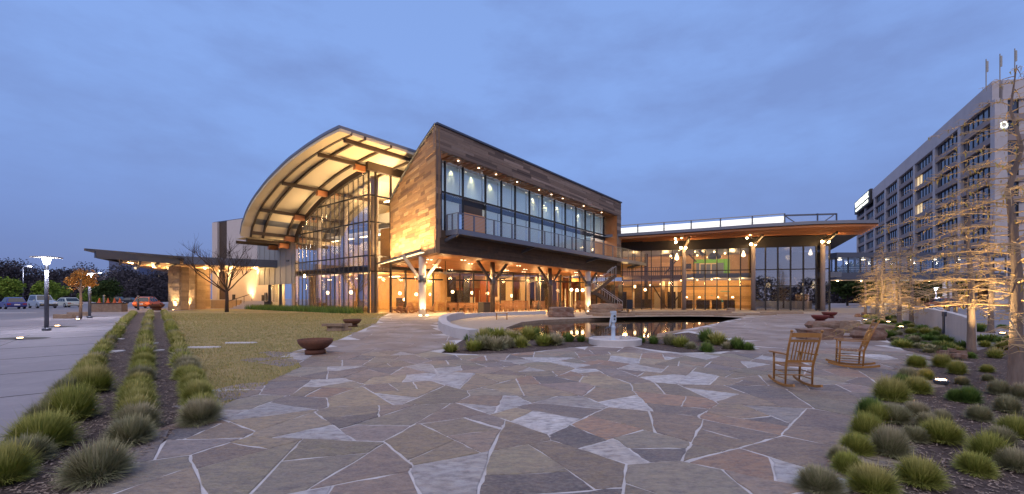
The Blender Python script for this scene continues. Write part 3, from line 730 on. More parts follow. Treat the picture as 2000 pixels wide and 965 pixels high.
# balcony
SB = sat(1262, BD)
balc = thing('balcony', 'steel balcony with cable railing running along the timber wing', 'balcony', fp(0, BD, zdk(0)))
a = [fp(.9, 0, zdkb(.9) + .1), fp(LR, 0, zdkb(LR) + .1), fp(SB, 0, zdkb(SB) + .1), fp(SB, BD, zdkb(SB) + .1), fp(LR, BD, zdkb(LR) + .1), fp(.9, BD, zdkb(.9) + .1)]
recalc(MB().hexa(a, [p + Vector((0, 0, .26)) for p in a]).build('deck', 'steel', balc))
pbar('edge_beam', 'blue_steel', balc, fp(.9, BD, zdkb(.9) + .18), fp(SB, BD, zdkb(SB) + .18), .12, .36)
pbar('edge_beam', 'blue_steel', balc, fp(.9, 0, zdkb(.9) + .18), fp(.9, BD, zdkb(.9) + .18), .12, .36)
bpx = [885, 926, 965, 1000, 1033, 1064, 1091, 1117, 1140, 1160, 1178, 1197, 1213, 1227, 1240, 1252, 1262]
bs = [.9] + [sat(p, BD) for p in bpx[1:]]
rh = 1.12
for s in bs: post('rail_post', 'blue_steel', balc, fp(s, BD, 0), zdk(s) - .1, zdk(s) + rh, .14, .06, angR)
for o_ in (.1, .7): post('rail_post', 'blue_steel', balc, fp(.9, o_, 0), zdk(.9) - .1, zdk(.9) + rh, .06, .12, angR)
pbar('top_rail', 'blue_steel', balc, fp(.9, BD, zdk(.9) + rh), fp(SB, BD, zdk(SB) + rh), .07, .05)
pbar('top_rail', 'blue_steel', balc, fp(.9, .1, zdk(.9) + rh), fp(.9, BD, zdk(.9) + rh), .07, .05)
for q in range(1, 11):
    h = rh * q / 11
    pbar('cable', 'cable', balc, fp(.9, BD, zdk(.9) + h), fp(SB, BD, zdk(SB) + h), .02, .02)
    pbar('cable', 'cable', balc, fp(.9, .1, zdk(.9) + h), fp(.9, BD, zdk(.9) + h), .02, .02)
for px in (895, 1045, 1170, 1250):
    s = max(1.0, sat(px, BD)); pbar('bracket', 'steel', balc, fp(s - .2, -.1, zsof(min(s, LR)) + .9), fp(s, BD, zdkb(s) + .05), .16, .22)
# soffit over the patio
def sz(p): s = (Vector((p[0], p[1], 0)) - Cn).dot(dR); return zsof(min(max(s, 0), LR))
GW = [D.copy(), Vector((-7.0, 46, 0)), Vector((4.4, 50, 0)), Vector((9.5, 54, 0)), Vector((10.5, 54.2, 0))]
pl = [Cn, E] + [Vector((12.5, 54, 0)), Vector((9.5, 55, 0)), Vector((4.4, 51.5, 0)), Vector((-7, 47.5, 0)), D]
a = [Vector((p.x, p.y, sz(p))) for p in pl]
bm = bmesh.new(); f = bm.faces.new([bm.verts.new(p) for p in a]); bmesh.ops.triangulate(bm, faces=bm.faces)
bm2 = bmesh.new()
me = bpy.data.meshes.new('soffit'); bm.to_mesh(me); me.materials.append(MATS['soffit_wood']); reg(bpy.data.objects.new('soffit', me), wing); bm.free(); bm2.free()
# soffit boards (rows across the underside)
for q in range(0, 30):
    off = -.15 - q * .42
    sa = max(0.0, -off * .28); sb = LR - .1
    pa, pb_ = fp(sa, off, 0), fp(sb, off, 0)
    # clip to the glass line
    ok = [s for s in [sa + (sb - sa) * i / 60 for i in range(61)] if inpoly(*fp(s, off, 0)[:2], [(p.x, p.y) for p in pl])]
    if len(ok) < 3: continue
    pbar('soffit_board', 'soffit_wood', wing, fp(ok[0], off, zsof(ok[0]) - .02), fp(ok[-1], off, zsof(ok[-1]) - .02), .40, .03)
# light trough along the foot of the side wall
pbar('light_trough', 'steel', wing, lp(-.3, 1.25, z00 + .05), lp(LL + .2, 1.25, z00 - .05), .12, .16)
pbar('trough_lamp', 'trough', wing, lp(.1, 1.0, z00 - .04), lp(LL, 1.0, z00 - .04), .3, .05)
for q in range(8):
    f = LL * (q + .5) / 8; light('SPOT', lp(f, 1.05, z00 + .05), 1900, (1, .64, .27), .12, wing, aim=lp(f, .0, z00 + 4.5), cone=130, blend=1)
W[wing]
# columns with Y braces
def brcol(px, Y, rad, mat, top_mat, label, up=False):
    p = at(px, Y); t = thing('brace_column', label, 'column', (p.x, p.y, GL), 'columns carrying the timber wing')
    zt3 = sz(p)
    MB().tube([(p.x, p.y, GL), (p.x, p.y, zt3)], rad, 18).build('shaft', mat, t, True)
    MB().tube([(p.x, p.y, 3.2), (p.x, p.y, 3.75)], rad + .05, 18).build('collar', 'steel', t, True)
    for sg in (-1, 1):
        e2 = p + dR * sg * 1.75; pbar('brace', top_mat, t, Vector((p.x, p.y, 3.4)) + dR * sg * .2, Vector((e2.x, e2.y, sz(e2) - .02)), .14, .22)
    MB().lathe([(rad + .1, GL + .006), (rad + .1, GL + .05), (rad + .06, GL + .07)], (p.x, p.y, 0), 16).build('base_plate', 'steel', t)
    if up:
        for dx, dy in ((.42, -.28), (-.05, -.55)):
            q = Vector((p.x + dx, p.y + dy, GL)); MB().lathe([(.12, .006), (.12, .08), (.09, .1)], q, 12).build('uplight', 'globe', t)
            light('SPOT', q + Vector((0, 0, .15)), 130, WARM2, .05, t, aim=Vector((p.x, p.y, GL + 3.6)), cone=60, blend=.8)
    return t
brcol(825, 34, .28, 'column_paint', 'column_paint', 'pale round column with flared braces lit from its foot near lawn', True)
brcol(962, 37.2, .2, 'beam', 'beam', 'dark steel braced column beside the dark planter box')
brcol(1074, 42.5, .2, 'beam', 'beam', 'dark steel braced column behind the hollow boulder by pond')
brcol(1148, 45.5, .29, 'column_paint', 'beam', 'pale round column beside the outdoor stair, lit from its foot', True)
# patio glass wall
zg = 4.85
for a, b_ in zip(GW, GW[1:]):
    ln = (b_ - a).length; nn = max(1, round(ln / 1.45)); an = math.atan2(b_.y - a.y, b_.x - a.x)
    for i in range(nn + 1): p = lerp(a, b_, i / nn); post('mullion', 'frame', wing, p, GL, zg, .12, .2, an)
    for z in (3.9, zg): pbar('transom', 'frame', wing, a + Vector((0, 0, z)), b_ + Vector((0, 0, z)), .12, .14 if z < 4.5 else .3)
    for i in range(nn):
        c = lerp(a, b_, (i + .5) / nn)
        for z0, z1 in ((GL, 3.83), (3.97, zg - .1)): pbox('pane', 'pane_glass', wing, (c.x, c.y, (z0 + z1) / 2), (ln / nn - .1, .02, z1 - z0 - .02), an)
# double doors in the glass
for px in (1094, 1104, 1114, 1124):
    p = at(px, 51.2); pbox('door', 'cream', wing, (p.x, p.y, GL + 1.25), (.12, .1, 2.5), .5)
# cafe interior
back = [Vector((-8.5, 53.5, 0)), Vector((3.5, 58, 0)), Vector((11, 62, 0))]
for a, b_ in zip(back, back[1:]): pbar('back_wall', 'interior_wall', wing, a + Vector((0, 0, 2.7)), b_ + Vector((0, 0, 2.7)), .2, 4.3)
a = [Vector((-12.5, 42.5, GL + .01)), Vector((-6, 45, GL + .01)), Vector((5, 49, GL + .01)), Vector((12, 54, GL + .01)), Vector((12, 63, GL + .01)), Vector((-12.5, 56, GL + .01))]
mb = MB(); mb.v = a; mb.f = [tuple(range(6))]; mb.build('cafe_floor', 'floor', wing)
a = [p + Vector((0, 0, 4.45)) for p in a]; mb = MB(); mb.v = a; mb.f = [tuple(range(6))]; mb.build('cafe_ceiling', 'soffit_wood', wing)
for px, Y, z0, z1, wd, mt in ((800, 50, .6, 2.0, 3, 'dark_wood'), (862, 51, .6, 4.6, 1.2, 'cream'), (915, 53, .6, 3.2, 3.0, 'brick_red'), (950, 52, .6, 4, 1.5, 'brick_red'), (990, 54, .6, 4.6, 1.4, 'cream'), (1025, 54, .6, 4.6, 1.2, 'cream'), (1050, 54, .6, 4.6, .7, 'cream'), (1068, 55, .6, 1.6, 3, 'warm_wood'), (838, 48, .6, 1.5, 3, 'warm_wood'), (890, 49, .6, 1.6, 2, 'dark_wood'), (1130, 58, .6, 4.6, 2, 'warm_wood'), (780, 52, .6, 4.6, 1.5, 'cream'), (1000, 52.3, .6, 1.7, 4, 'warm_wood'), (820, 53, 2.6, 4.6, 2.5, 'warm_wood')):
    p = at(px, Y); pbox('counter' if z1 < 2.2 else 'wall_panel', mt, wing, (p.x, p.y, (z0 + z1) / 2), (wd, .4, z1 - z0), .3)
random.seed(61)
for i in range(34):
    px = 775 + i * 10.6 + U(-3, 3); Y = U(50, 54) + (px - 775) * .009; hh = random.choice((1.5, 2.3, 3.4, 3.9, 4.0, 1.1)); p = at(px, Y)
    pbox('shelf_unit' if hh < 3 else 'wall_panel', random.choice(('dark_wood', 'dark', 'cream', 'brick_red', 'warm_wood', 'dark_wood', 'interior_wall', 'frame')), wing, (p.x, p.y, GL + .01 + hh / 2), (U(.35, 1.3), .35, hh), U(.1, .5))
for i in range(16):
    px = U(1175, 1330); p = pw_cafe = at(px, U(57, 60)); hh = random.choice((1.2, 2.2, 3.2, 3.6)); pbox('shelf_unit', random.choice(('dark_wood', 'dark', 'brick_red', 'cream', 'dark_wood')), wing, (p.x, p.y, GL + .01 + hh / 2), (U(.4, 1.1), .35, hh), -.2)
for px, py, Y in ((781, 573, 46), (813, 575, 47), (841, 575, 47), (884, 570, 49), (922, 572, 50), (952, 573, 50), (1000, 578, 51), (790, 585, 49), (1116, 566, 50.5), (1127, 567, 50.5), (1138, 567, 50.5), (1240, 560, 57), (1260, 566, 57)):
    p = at(px, Y, py=py); t = thing('pendant_lamp', 'glowing round pendant lamp hanging inside the ground floor glazing', 'lamp', p, 'pendant lamps inside the glazing')
    MB().ball(p, .18).build('globe', 'globe', t, True); MB().tube([p + Vector((0, 0, .17)), Vector((p.x, p.y, 5.04))], .012, 5).build('cord', 'dark', t)
for x, y, pw in ((-9, 47, 230), (-5, 49.5, 230), (-1, 51, 230), (3.5, 53, 230), (8, 57, 260), (-8, 51, 160)):
    light('POINT', (x, y, 3.9), pw * 1.9, WARM, .4, wing)
# downlights in the patio soffit + ceiling fans
random.seed(3)
for px, py in ((829, 512), (839, 507), (850, 517), (857, 522), (905, 508), (919, 515), (932, 533), (943, 536), (880, 527), (1013, 519), (1026, 526), (1023, 531), (1040, 541), (990, 528), (1092, 537), (1125, 532), (1126, 537), (1163, 538), (1175, 538), (965, 541)):
    # put each on the soffit plane
    Y = 40.0
    for _ in range(12): Y = (sz(((px - 1000) / F * Y, Y)) - .04 - H) * F / (HY - py)
    p = at(px, Y, py=py)
    if not inpoly(p.x, p.y, [(q.x, q.y) for q in pl]): continue
    for dx in (-.18, .18): MB().tube([p + dR * dx, p + dR * dx - Vector((0, 0, .02))], .085, 8).build('downlight', 'downlight', wing)
for s, off in ((2.2, -2), (6, -2.2), (10, -2.2), (14.5, -2.4), (19, -2.4), (4, -6), (9, -7), (14, -7), (18, -6), (22.5, -2)):
    p = fp(s, off, zsof(s) - .12); light('SPOT', p, 1600, WARM, .2, wing, aim=p - Vector((0, 0, 5)), cone=155, blend=.7)
    light('POINT', p - Vector((0, 0, .7)), 60, WARM, .2, wing)
for px, py, Y in ((870, 533, 36.5), (990, 541, 42), (1035, 545, 46)):
    p = at(px, Y, py=py); t = thing('ceiling_fan', 'long bladed ceiling fan hanging under the timber soffit', 'fan', p, 'ceiling fans under the wing')
    zt4 = sz(p); MB().tube([p, Vector((p.x, p.y, zt4))], .03, 8).build('rod', 'frame', t); MB().lathe([(.05, -.14), (.17, -.1), (.17, .08), (.06, .12)], p, 14).build('motor', 'grille', t, True)
    for q in range(6):
        a = q * 1.047 + .3; pbar('blade', 'grille', t, p + Vector((math.cos(a) * .15, math.sin(a) * .15, 0)), p + Vector((math.cos(a) * 1.35, math.sin(a) * 1.35, .0)), .17, .025)
# ================================================================== GLASS PAVILION
random.seed(14)
W0 = Vector((10.6, 54.2, 0)); W1 = Vector((34.7, 47.6, 0)); dP = (W1 - W0).normalized(); nP = Vector((dP.y, -dP.x, 0)); angP = math.atan2(dP.y, dP.x); LP = (W1 - W0).length
pav = thing('glass_pavilion', 'two storey glass pavilion with a flat overhanging roof behind the pond', 'building', (W0.x, W0.y, GL))
def pp(s, off, z): p = W0 + dP * s + nP * off; return Vector((p.x, p.y, z))
def psat(px, off=0): a = on(px, 500, W0 + nP * off, W1 + nP * off); return (Vector((a.x, a.y, 0)) - W0 - nP * off).dot(dP)
zgt = 7.75; plv = [GL, 3.35, 5.2, zgt]
ppx = [1166, 1183, 1200, 1216, 1235, 1253, 1272, 1291, 1313, 1335, 1355, 1377, 1400, 1422, 1446, 1472, 1495, 1519, 1544, 1569, 1594, 1620]
pss = [psat(p) for p in ppx]
for s in pss: post('mullion', 'frame', pav, pp(s, .05, 0), GL, zgt, .09, .22, angP)
for z in plv[1:]: pbar('transom', 'frame', pav, pp(pss[0], .02, z), pp(pss[-1], .02, z), .12, .11)
for a, b_, px in zip(pss, pss[1:], ppx):
    for z0, z1 in zip(plv, plv[1:]):
        c = pp((a + b_) / 2, 0, (z0 + z1) / 2); pbox('pane', 'dusk_glass' if px > 1465 else 'pane_glass', pav, c, (b_ - a - .1, .02, z1 - z0 - .1), angP)
# header and roof
pbar('header', 'dark', pav, pp(pss[0] - 2, .0, 8.3), pp(pss[-1], .0, 8.3), .35, 1.1)
re = [at(px, Y, 9.0) for px, Y in ((1180, 50.2), (1280, 47.6), (1380, 45.2), (1480, 42.9), (1590, 41.2), (1660, 40.7), (1717, 40.6))]
far = [Vector((46.5, 63.5, 9)), Vector((8, 66, 9))]
bm = bmesh.new(); rg = re + far
up = [p + Vector((0, 0, .30)) for p in rg]
mb = MB(); mb.hexa(rg, up); proof = recalc(mb.build('roof', 'blue_steel', pav))
# joists following the eave, fading back under the overhang
for q in range(7):
    off = .35 + q * .95
    pts = [Vector((p.x, p.y + off, 8.86)) for p in re[:-1]] + [lerp(re[-1], far[0], off / 23.5) + Vector((0, 0, -.14))]
    mb = MB()
    for a, b_ in zip(pts, pts[1:]): mb.bar(a, b_, .09, .2)
    mb.build('joist', 'corbel', proof)
# soffit deck
mb = MB(); mb.hexa([p + Vector((0, .05, -.04)) for p in rg], [p + Vector((0, .05, -.01)) for p in rg]); recalc(mb.build('soffit_deck', 'dark', proof))
# interior of the pavilion
def pw(px, off): a = on(px, 500, W0 - nP * off, W1 - nP * off); return Vector((a.x, a.y, 0))
ID = 9.0
def plankwall(pxa, pxb, off, z0, z1, mat, hh=.42):
    a, b_ = pw(pxa, off), pw(pxb, off); ln = (b_ - a).length; z = z0
    pbar('wall_backing', mat, pav, a + Vector((0, 0, (z0 + z1) / 2)) - nP * .1, b_ + Vector((0, 0, (z0 + z1) / 2)) - nP * .1, .1, z1 - z0)
    while z < z1 - .05:
        s = 0; h = min(hh, z1 - z)
        while s < ln - .05:
            l = min(U(2.5, 5), ln - s)
            if ln - s - l < 1: l = ln - s
            pbar('wall_plank', mat, pav, lerp(a, b_, s / ln) + Vector((0, 0, z + h / 2)) + nP * U(0, .03), lerp(a, b_, (s + l - .01) / ln) + Vector((0, 0, z + h / 2)) + nP * .01, .05, h - .02); s += l
        z += h
plankwall(1150, 1470, ID, GL, 4.4, 'warm_wood'); plankwall(1150, 1335, ID + 1, 5.0, 7.9, 'warm_wood', .5)
a, b_ = pw(1335, ID + 1), pw(1470, ID + 1); pbar('upper_wall', 'interior_wall', pav, a + Vector((0, 0, 6.4)), b_ + Vector((0, 0, 6.4)), .2, 3.2)
a, b_ = pw(1470, ID), pw(1606, ID); pbar('shade_dark_wall', 'dark', pav, a + Vector((0, 0, 4.2)), b_ + Vector((0, 0, 4.2)), .2, 7.4)  # back wall coloured near black to stand for the unlit interior
a, b_ = pw(1466, .8), pw(1470, ID); pbar('light_stop', 'dark', pav, a + Vector((0, 0, 6.4)), b_ + Vector((0, 0, 6.4)), .2, 3.0)  # added upper screen, blocks the lit rooms' light from the right bays
pbar('light_stop', 'dark', pav, pw(1476, 2) + Vector((0, 0, 2.8)), pw(1476, ID) + Vector((0, 0, 2.8)), .2, 4.4)  # added lower screen, blocks light the same way
q = [pp(-1, -.2, GL + .012), pp(LP, -.2, GL + .012), pp(LP, -12, GL + .012), pp(-1, -12, GL + .012)]
mb = MB(); mb.v = q; mb.f = [(0, 1, 2, 3)]; mb.build('hall_floor', 'floor', pav)
mb = MB(); mb.v = [p + Vector((0, 0, 7.3)) for p in q]; mb.f = [(0, 1, 2, 3)]; mb.build('hall_ceiling', 'blue_steel', pav)
pbar('gallery_slab', 'slab_edge', pav, pw(1335, 6.8) + Vector((0, 0, 4.75)), pw(1618, 6.8) + Vector((0, 0, 4.75)), 7.0, .55)
pbar('gallery_slab', 'dark_wood', pav, pw(1215, 7.2) + Vector((0, 0, 4.7)), pw(1335, 7.2) + Vector((0, 0, 4.7)), 5.0, .5)
for i in range(26):
    s = lerp(psat(1225, -4.8), psat(1333, -4.8), i / 25); post('baluster', 'beam', pav, pp(s, -4.8, 0), 4.9, 6.0, .07, .05, angP)
pbar('handrail', 'beam', pav, pp(psat(1225, -4.8), -4.8, 6.0), pp(psat(1333, -4.8), -4.8, 6.0), .08, .08)
# green framed opening with doors
a, b_ = pw(1356, ID + .7), pw(1421, ID + .7)
pbar('green_head', 'green', pav, a + Vector((0, 0, 7.05)), b_ + Vector((0, 0, 7.05)), .25, .5); pbar('green_jamb', 'green', pav, lerp(a, b_, .965) + Vector((0, 0, 5.0)), lerp(a, b_, .965) + Vector((0, 0, 7.3)), .6, .6)
a, b_ = pw(1360, ID + .8), pw(1416, ID + .8); pbar('blue_wall', 'slab_edge', pav, a + Vector((0, 0, 5.9)), b_ + Vector((0, 0, 5.9)), .1, 1.8)
for px in (1367, 1378, 1389, 1400): p = pw(px, ID + .6); pbox('door_frame', 'cream', pav, (p.x, p.y, 5.85), (.14, .08, 1.7), angP)
a, b_ = pw(1366, ID + .6), pw(1401, ID + .6); pbar('door_frame', 'cream', pav, a + Vector((0, 0, 6.7)), b_ + Vector((0, 0, 6.7)), .08, .14)
# teal wall mural bits and long counter
for px, py, wd, ht in ((1414, 569, .9, .10), (1422, 569, .5, .1), (1376, 578, .16, .1), (1390, 577, .25, .08), (1402, 582, .2, .2), (1409, 585, .2, .2), (1412, 588, .5, .3), (1419, 577, .5, .25)):
    p = on(px, py, W0 - nP * (ID - .12), W1 - nP * (ID - .12)); pbox('mural_patch', 'teal' if px != 1419 else 'cream', pav, p, (wd, .03, ht), angP)
for pxa, pxb in ((1338, 1352), (1360, 1385), (1391, 1408), (1414, 1434)):
    a, b_ = pw(pxa, 5.5), pw(pxb, 5.5); pbar('counter', 'dark_wood', pav, a + Vector((0, 0, 1.15)), b_ + Vector((0, 0, 1.15)), .7, 1.1)
a, b_ = pw(1338, 5.5), pw(1436, 5.5); pbar('counter_top', 'warm_wood', pav, a + Vector((0, 0, 1.75)), b_ + Vector((0, 0, 1.75)), .9, .08)
for px in (1341, 1431, 1366, 1402): 
    p = pw(px, 5.3); t = thing('counter_lamp', 'small lamp on the long counter inside pavilion', 'lamp', (p.x, p.y, 1.79), 'counter lamps'); MB().lathe([(.1, 1.79), (.02, 1.83), (.02, 2.0)], (p.x, p.y, 0), 8).build('stand', 'dark', t); MB().lathe([(.16, 2.0), (.09, 2.2)], (p.x, p.y, 0), 10).build('lamp_shade', 'globe', t)
for px, off in ((1262, 5), (1312, 5)):
    p = pw(px, off); pbox('inner_column', 'dark_wood', pav, (p.x, p.y, 4.2), (.45, .45, 7.2), angP)
pbar('wall_screen', 'dark', pav, pw(1305, ID - .2) + Vector((0, 0, 3)), pw(1314, ID - .2) + Vector((0, 0, 3)), .1, .8); pbar('wall_screen', 'dark', pav, pw(1340, ID + .7) + Vector((0, 0, 6.4)), pw(1350, ID + .7) + Vector((0, 0, 6.4)), .1, .7)
for a, b_ in (((1275, 3.6), (1302, .7)), ((1318, 1.6), (1334, 3.1)), ((1322, 6.9), (1298, 5.1)), ((1345, 7.6), (1360, 6.6))):
    pbar('diagonal_brace', 'beam', pav, pw(a[0], 4.5) + Vector((0, 0, a[1])), pw(b_[0], 4.5) + Vector((0, 0, b_[1])), .14, .16)
# stair inside the right end
a, b_ = pw(1513, 3.5) + Vector((0, 0, .75)), pw(1560, 3.5) + Vector((0, 0, 3.0))
pbar('stair_stringer', 'blue_steel', pav, a, b_, .12, .4); pbar('stair_stringer', 'blue_steel', pav, a - nP * 1.3, b_ - nP * 1.3, .12, .4)
for i in range(12): p = lerp(a, b_, (i + .5) / 12) - nP * .65; pbox('stair_tread', 'grille', pav, p, (.32, 1.2, .05), angP)
pbar('stair_rail', 'cable', pav, a + Vector((0, 0, 1)), b_ + Vector((0, 0, 1)), .06, .06)
pbar('stair_stringer', 'cream', pav, b_ + Vector((0, 0, 0.1)), pw(1553, 5) + Vector((0, 0, 4.6)), .1, .35)
p0, p1 = pw(1553, 6), pw(1580, 6); pbar('lit_alcove', 'interior_wall', pav, p0 + Vector((0, 0, 1.5)), p1 + Vector((0, 0, 1.5)), .15, 1.9)
p0, p1 = pw(1558, 5.2), pw(1574, 5.2); pbar('alcove_cabinet', 'dark', pav, p0 + Vector((0, 0, 1.2)), p1 + Vector((0, 0, 1.2)), .5, 1.0)
p = pw(1566, 4.6); light('POINT', (p.x, p.y, 2.5), 45, WARM2, .15, pav)
p = pw(1590, 3); light('POINT', (p.x, p.y, 3.8), 40, WARM2, .15, pav)
for px, z, off, pwr in ((1220, 3.9, 4, 170), (1262, 3.9, 5, 170), (1300, 3.9, 5, 190), (1350, 3.9, 6, 200), (1400, 3.9, 6, 200), (1448, 3.9, 6, 170), (1240, 7.2, 5, 130), (1300, 7.2, 6, 150), (1370, 7.2, 6.5, 150), (1430, 7.2, 6.5, 170), (1540, 7.0, 6, 40), (1500, 3.6, 6, 60), (1590, 3.4, 5, 40)):
    p = pw(px, off); light('POINT', (p.x, p.y, z), pwr * 2.0, WARM, .3, pav)
for px, py in ((1330, 548), (1362, 547), (1390, 546), (1425, 546), (1446, 546), (1308, 553), (1290, 555), (1270, 557)):
    p = on(px, py, W0 - nP * 4.5, W1 - nP * 4.5); MB().ball(p, .1, 6).build('spot_lamp', 'globe', pav)
for px, py, r in ((1322, 503, .42), (1452, 497, .36), (1583, 494, .36)):
    p = on(px, py, W0 - nP * 3, W1 - nP * 3); t = thing('chandelier', 'teardrop chandelier of bulbs hanging behind the upper glazing', 'chandelier', p, 'chandeliers in the pavilion')
    MB().lathe([(.04, r * 1.3), (r * .35, r * .6), (r * .62, -.1), (r * .5, -r * .6), (.05, -r * .8)], p, 12).build('bulb_cluster', 'globe' if px < 1500 else 'downlight', t, True); MB().tube([p + Vector((0, 0, r * 1.2)), Vector((p.x, p.y, 7.9))], .015, 5).build('cord', 'dark', t)
for px, py in ((1371, 487), (1357, 491), (1395, 492), (1416, 495), (1432, 485), (1310, 500), (1362, 499)):
    p = on(px, py, W0 - nP * 4, W1 - nP * 4); MB().ball(p, .12, 6).build('spot_lamp', 'globe', pav)
p = on(1395, 500, W0 - nP * 5, W1 - nP * 5); MB().lathe([(.1, .5), (.5, .3), (.9, -.1), (.7, -.35), (.1, -.45)], p, 14).build('ceiling_duct', 'blue_steel', pav, True)
pbar('ceiling_duct', 'grille', pav, on(1362, 485, W0 - nP * 4, W1 - nP * 4), on(1374, 500, W0 - nP * 4, W1 - nP * 4), .35, .35)
# outdoor columns with floodlights
for px, lamps, lb in ((1336, ((1330, 484), (1339, 484), (1319, 466), (1331, 464), (1320, 473)), 'steel column with five floodlights at the left of the pavilion glass'), (1471, ((1467, 477), (1475, 477), (1459, 465), (1465, 458), (1485, 458)), 'steel column with floodlights in the middle of the pavilion glass'), (1607, ((1606, 472), (1618, 472), (1616, 450), (1631, 457)), 'steel column with floodlights at the glazed pavilion corner')):
    c = on(px, 500, W0 + nP * .55, W1 + nP * .55); t = thing('pavilion_column', lb, 'column', (c.x, c.y, GL))
    MB().tube([(c.x, c.y, GL), (c.x, c.y, 8.0)], .23, 16).build('shaft', 'office_band', t, True)
    MB().lathe([(.38, GL + .006), (.38, GL + .05), (.3, GL + .07)], (c.x, c.y, 0), 14).build('base_plate', 'steel', t)
    pbar('strut', 'beam', t, Vector((c.x, c.y, 7.9)), Vector((c.x - .4, c.y - 2.6, 8.75)), .22, .28)
    pbar('strut', 'beam', t, Vector((c.x, c.y, 7.9)), Vector((c.x + .9, c.y + .3, 8.8)), .2, .25)
    for lx, ly in lamps:
        off = 1.0 if ly > 468 else 2.6
        p = on(lx, ly, W0 + nP * off, W1 + nP * off); MB().ball(p, .15 if ly > 470 else .11, 8).build('floodlight', 'bulb', t, True)
        pbar('lamp_arm', 'steel', t, p + Vector((0, .12, .05)), Vector((lerp(p.x, c.x, .5), lerp(p.y, c.y, .5), min(8.6, p.z + .35))), .04, .04)
    p = Vector((c.x, c.y - 1.5, 7.7)); light('POINT', p, 150, WARM, .12, t)
# roof screen of lit translucent panels
scr = thing('roof_screen', 'long lit translucent screen standing on the pavilion roof', 'screen', pp(2, -4, 9.3))
SA, SBp = Vector((12.0, 58.0, 0)), Vector((33.2, 50.5, 0))
spx = [1196, 1245, 1296, 1349, 1406, 1468, 1531]
tops = lambda px: lerp(443.0, 419.0, min(1, (px - 1212) / 320))
for a, b_ in zip(spx, spx[1:]):
    q = [on(a, 470, SA, SBp), on(b_, 470, SA, SBp)]; q[0].z = q[1].z = 9.3
    r_ = [on(b_, tops(b_) + 3, SA, SBp), on(a, tops(a) + 3, SA, SBp)]
    quad('lit_panel', 'lit_panel', scr, q[0] + Vector((.05, 0, 0)), q[1] - Vector((.05, 0, 0)), *r_, th=.05)
    for fz in (.25, .5, .75): pbar('louvre', 'cable', scr, lerp(q[0], r_[1], fz) + Vector((0, -.1, 0)), lerp(q[1], r_[0], fz) + Vector((0, -.1, 0)), .03, .03)
for i, px in enumerate(spx[1:] + [1595, 1632]):
    p = on(px, tops(px), SA, SBp); post('screen_post', 'steel', scr, p + Vector((0, -.15, 0)), 9.3, p.z + .1, .12, .1, 0)
a, b_ = on(1212, 441, SA, SBp), on(1531, 418, SA, SBp); pbar('top_rail', 'grille', scr, a + Vector((0, -.15, 0)), b_ + Vector((0, -.15, 0)), .08, .1)
a, b_ = on(1531, 421, SA, SBp), on(1633, 418, SA, SBp); pbar('top_rail', 'steel', scr, a, b_, .15, .18)
pbar('truss_brace', 'steel', scr, on(1532, 421, SA, SBp), on(1555, 436, SA, SBp), .08, .1); pbar('truss_brace', 'steel', scr, on(1628, 420, SA, SBp), on(1605, 436, SA, SBp), .08, .1)
for fz in (424, 428, 432): pbar('louvre', 'cable', scr, on(1531, fz, SA, SBp), on(1633, fz, SA, SBp), .03, .03)
# ================================================================== OUTDOOR STAIR
st = thing('outdoor_stair', 'dark steel stair of two flights climbing under the balcony end', 'stair', at(1212, 46.5))
def flight(a, b_, n, wd):
    side = Vector((0, 1, 0)) * wd
    for o_ in (0, 1): pbar('stringer', 'beam', st, a + side * o_, b_ + side * o_, .1, .32)
    for i in range(n): p = lerp(a, b_, (i + .5) / n) + side / 2; pbox('tread', 'grille', st, p + Vector((0, 0, .06)), (.3, wd - .1, .05))
    for o_ in (0, 1):
        pbar('handrail', 'cable', st, a + side * o_ + Vector((0, 0, 1.0)), b_ + side * o_ + Vector((0, 0, 1.0)), .05, .05)
        for i in range(6): p = lerp(a, b_, i / 5) + side * o_; post('baluster', 'cable', st, p, p.z, p.z + 1.0, .03, .03, 0)
flight(at(1216, 46.5, .62), at(1166, 46.5, py=573), 11, 1.3)
flight(at(1160, 46.5, py=572), at(1203, 46.5, py=538), 11, 1.3)
p = at(1161, 46.5, py=572); pbox('landing', 'beam', st, p + Vector((-.3, .65, -.08)), (1.3, 1.4, .2))
# ================================================================== ENTRY TOWER, CANOPY, PIERS
random.seed(31)
tw = thing('plaster_tower', 'pale plaster tower with two dark stone strips behind the entry canopy', 'building', at(470, 57))
def twall(pxa, ya, pxb, yb, z0, z1, mat, nm, th=.4, dz=0):
    a, b_ = at(pxa, ya), at(pxb, yb); a.z = b_.z = (z0 + z1) / 2; return pbar(nm, mat, tw, a, b_, th, z1 - z0)
twall(417, 62, 427, 61.6, GL, 12.7, 'plaster', 'wall'); twall(426, 62.2, 447, 61.0, GL, 12.7, 'dark_wood', 'stone_strip'); twall(446, 60.6, 528, 56.2, GL, 12.7, 'plaster', 'wall')
for z in (4.2, 7.2, 10.2): twall(447, 60.35, 527, 55.95, z, z + .03, 'office_band', 'joint', .04)
a = [at(417, 62.3, 12.7), at(528, 56.4, 12.7), at(528, 70, 12.7), at(417, 70, 12.7)]; MB().hexa(a, [p + Vector((0, 0, .15)) for p in a]).build('roof_cap', 'steel', tw)
pbox('wall_vent', 'dark', tw, at(456.5, 59.6, py=581), (.7, .1, .8), -.6)
p = at(519, 56.0, py=580); pbox('notice_case', 'steel', tw, p, (.5, .12, 1.1), -.6); pbox('notice_case', 'dark', tw, at(513, 56.3, py=583), (.35, .12, .9), -.6)
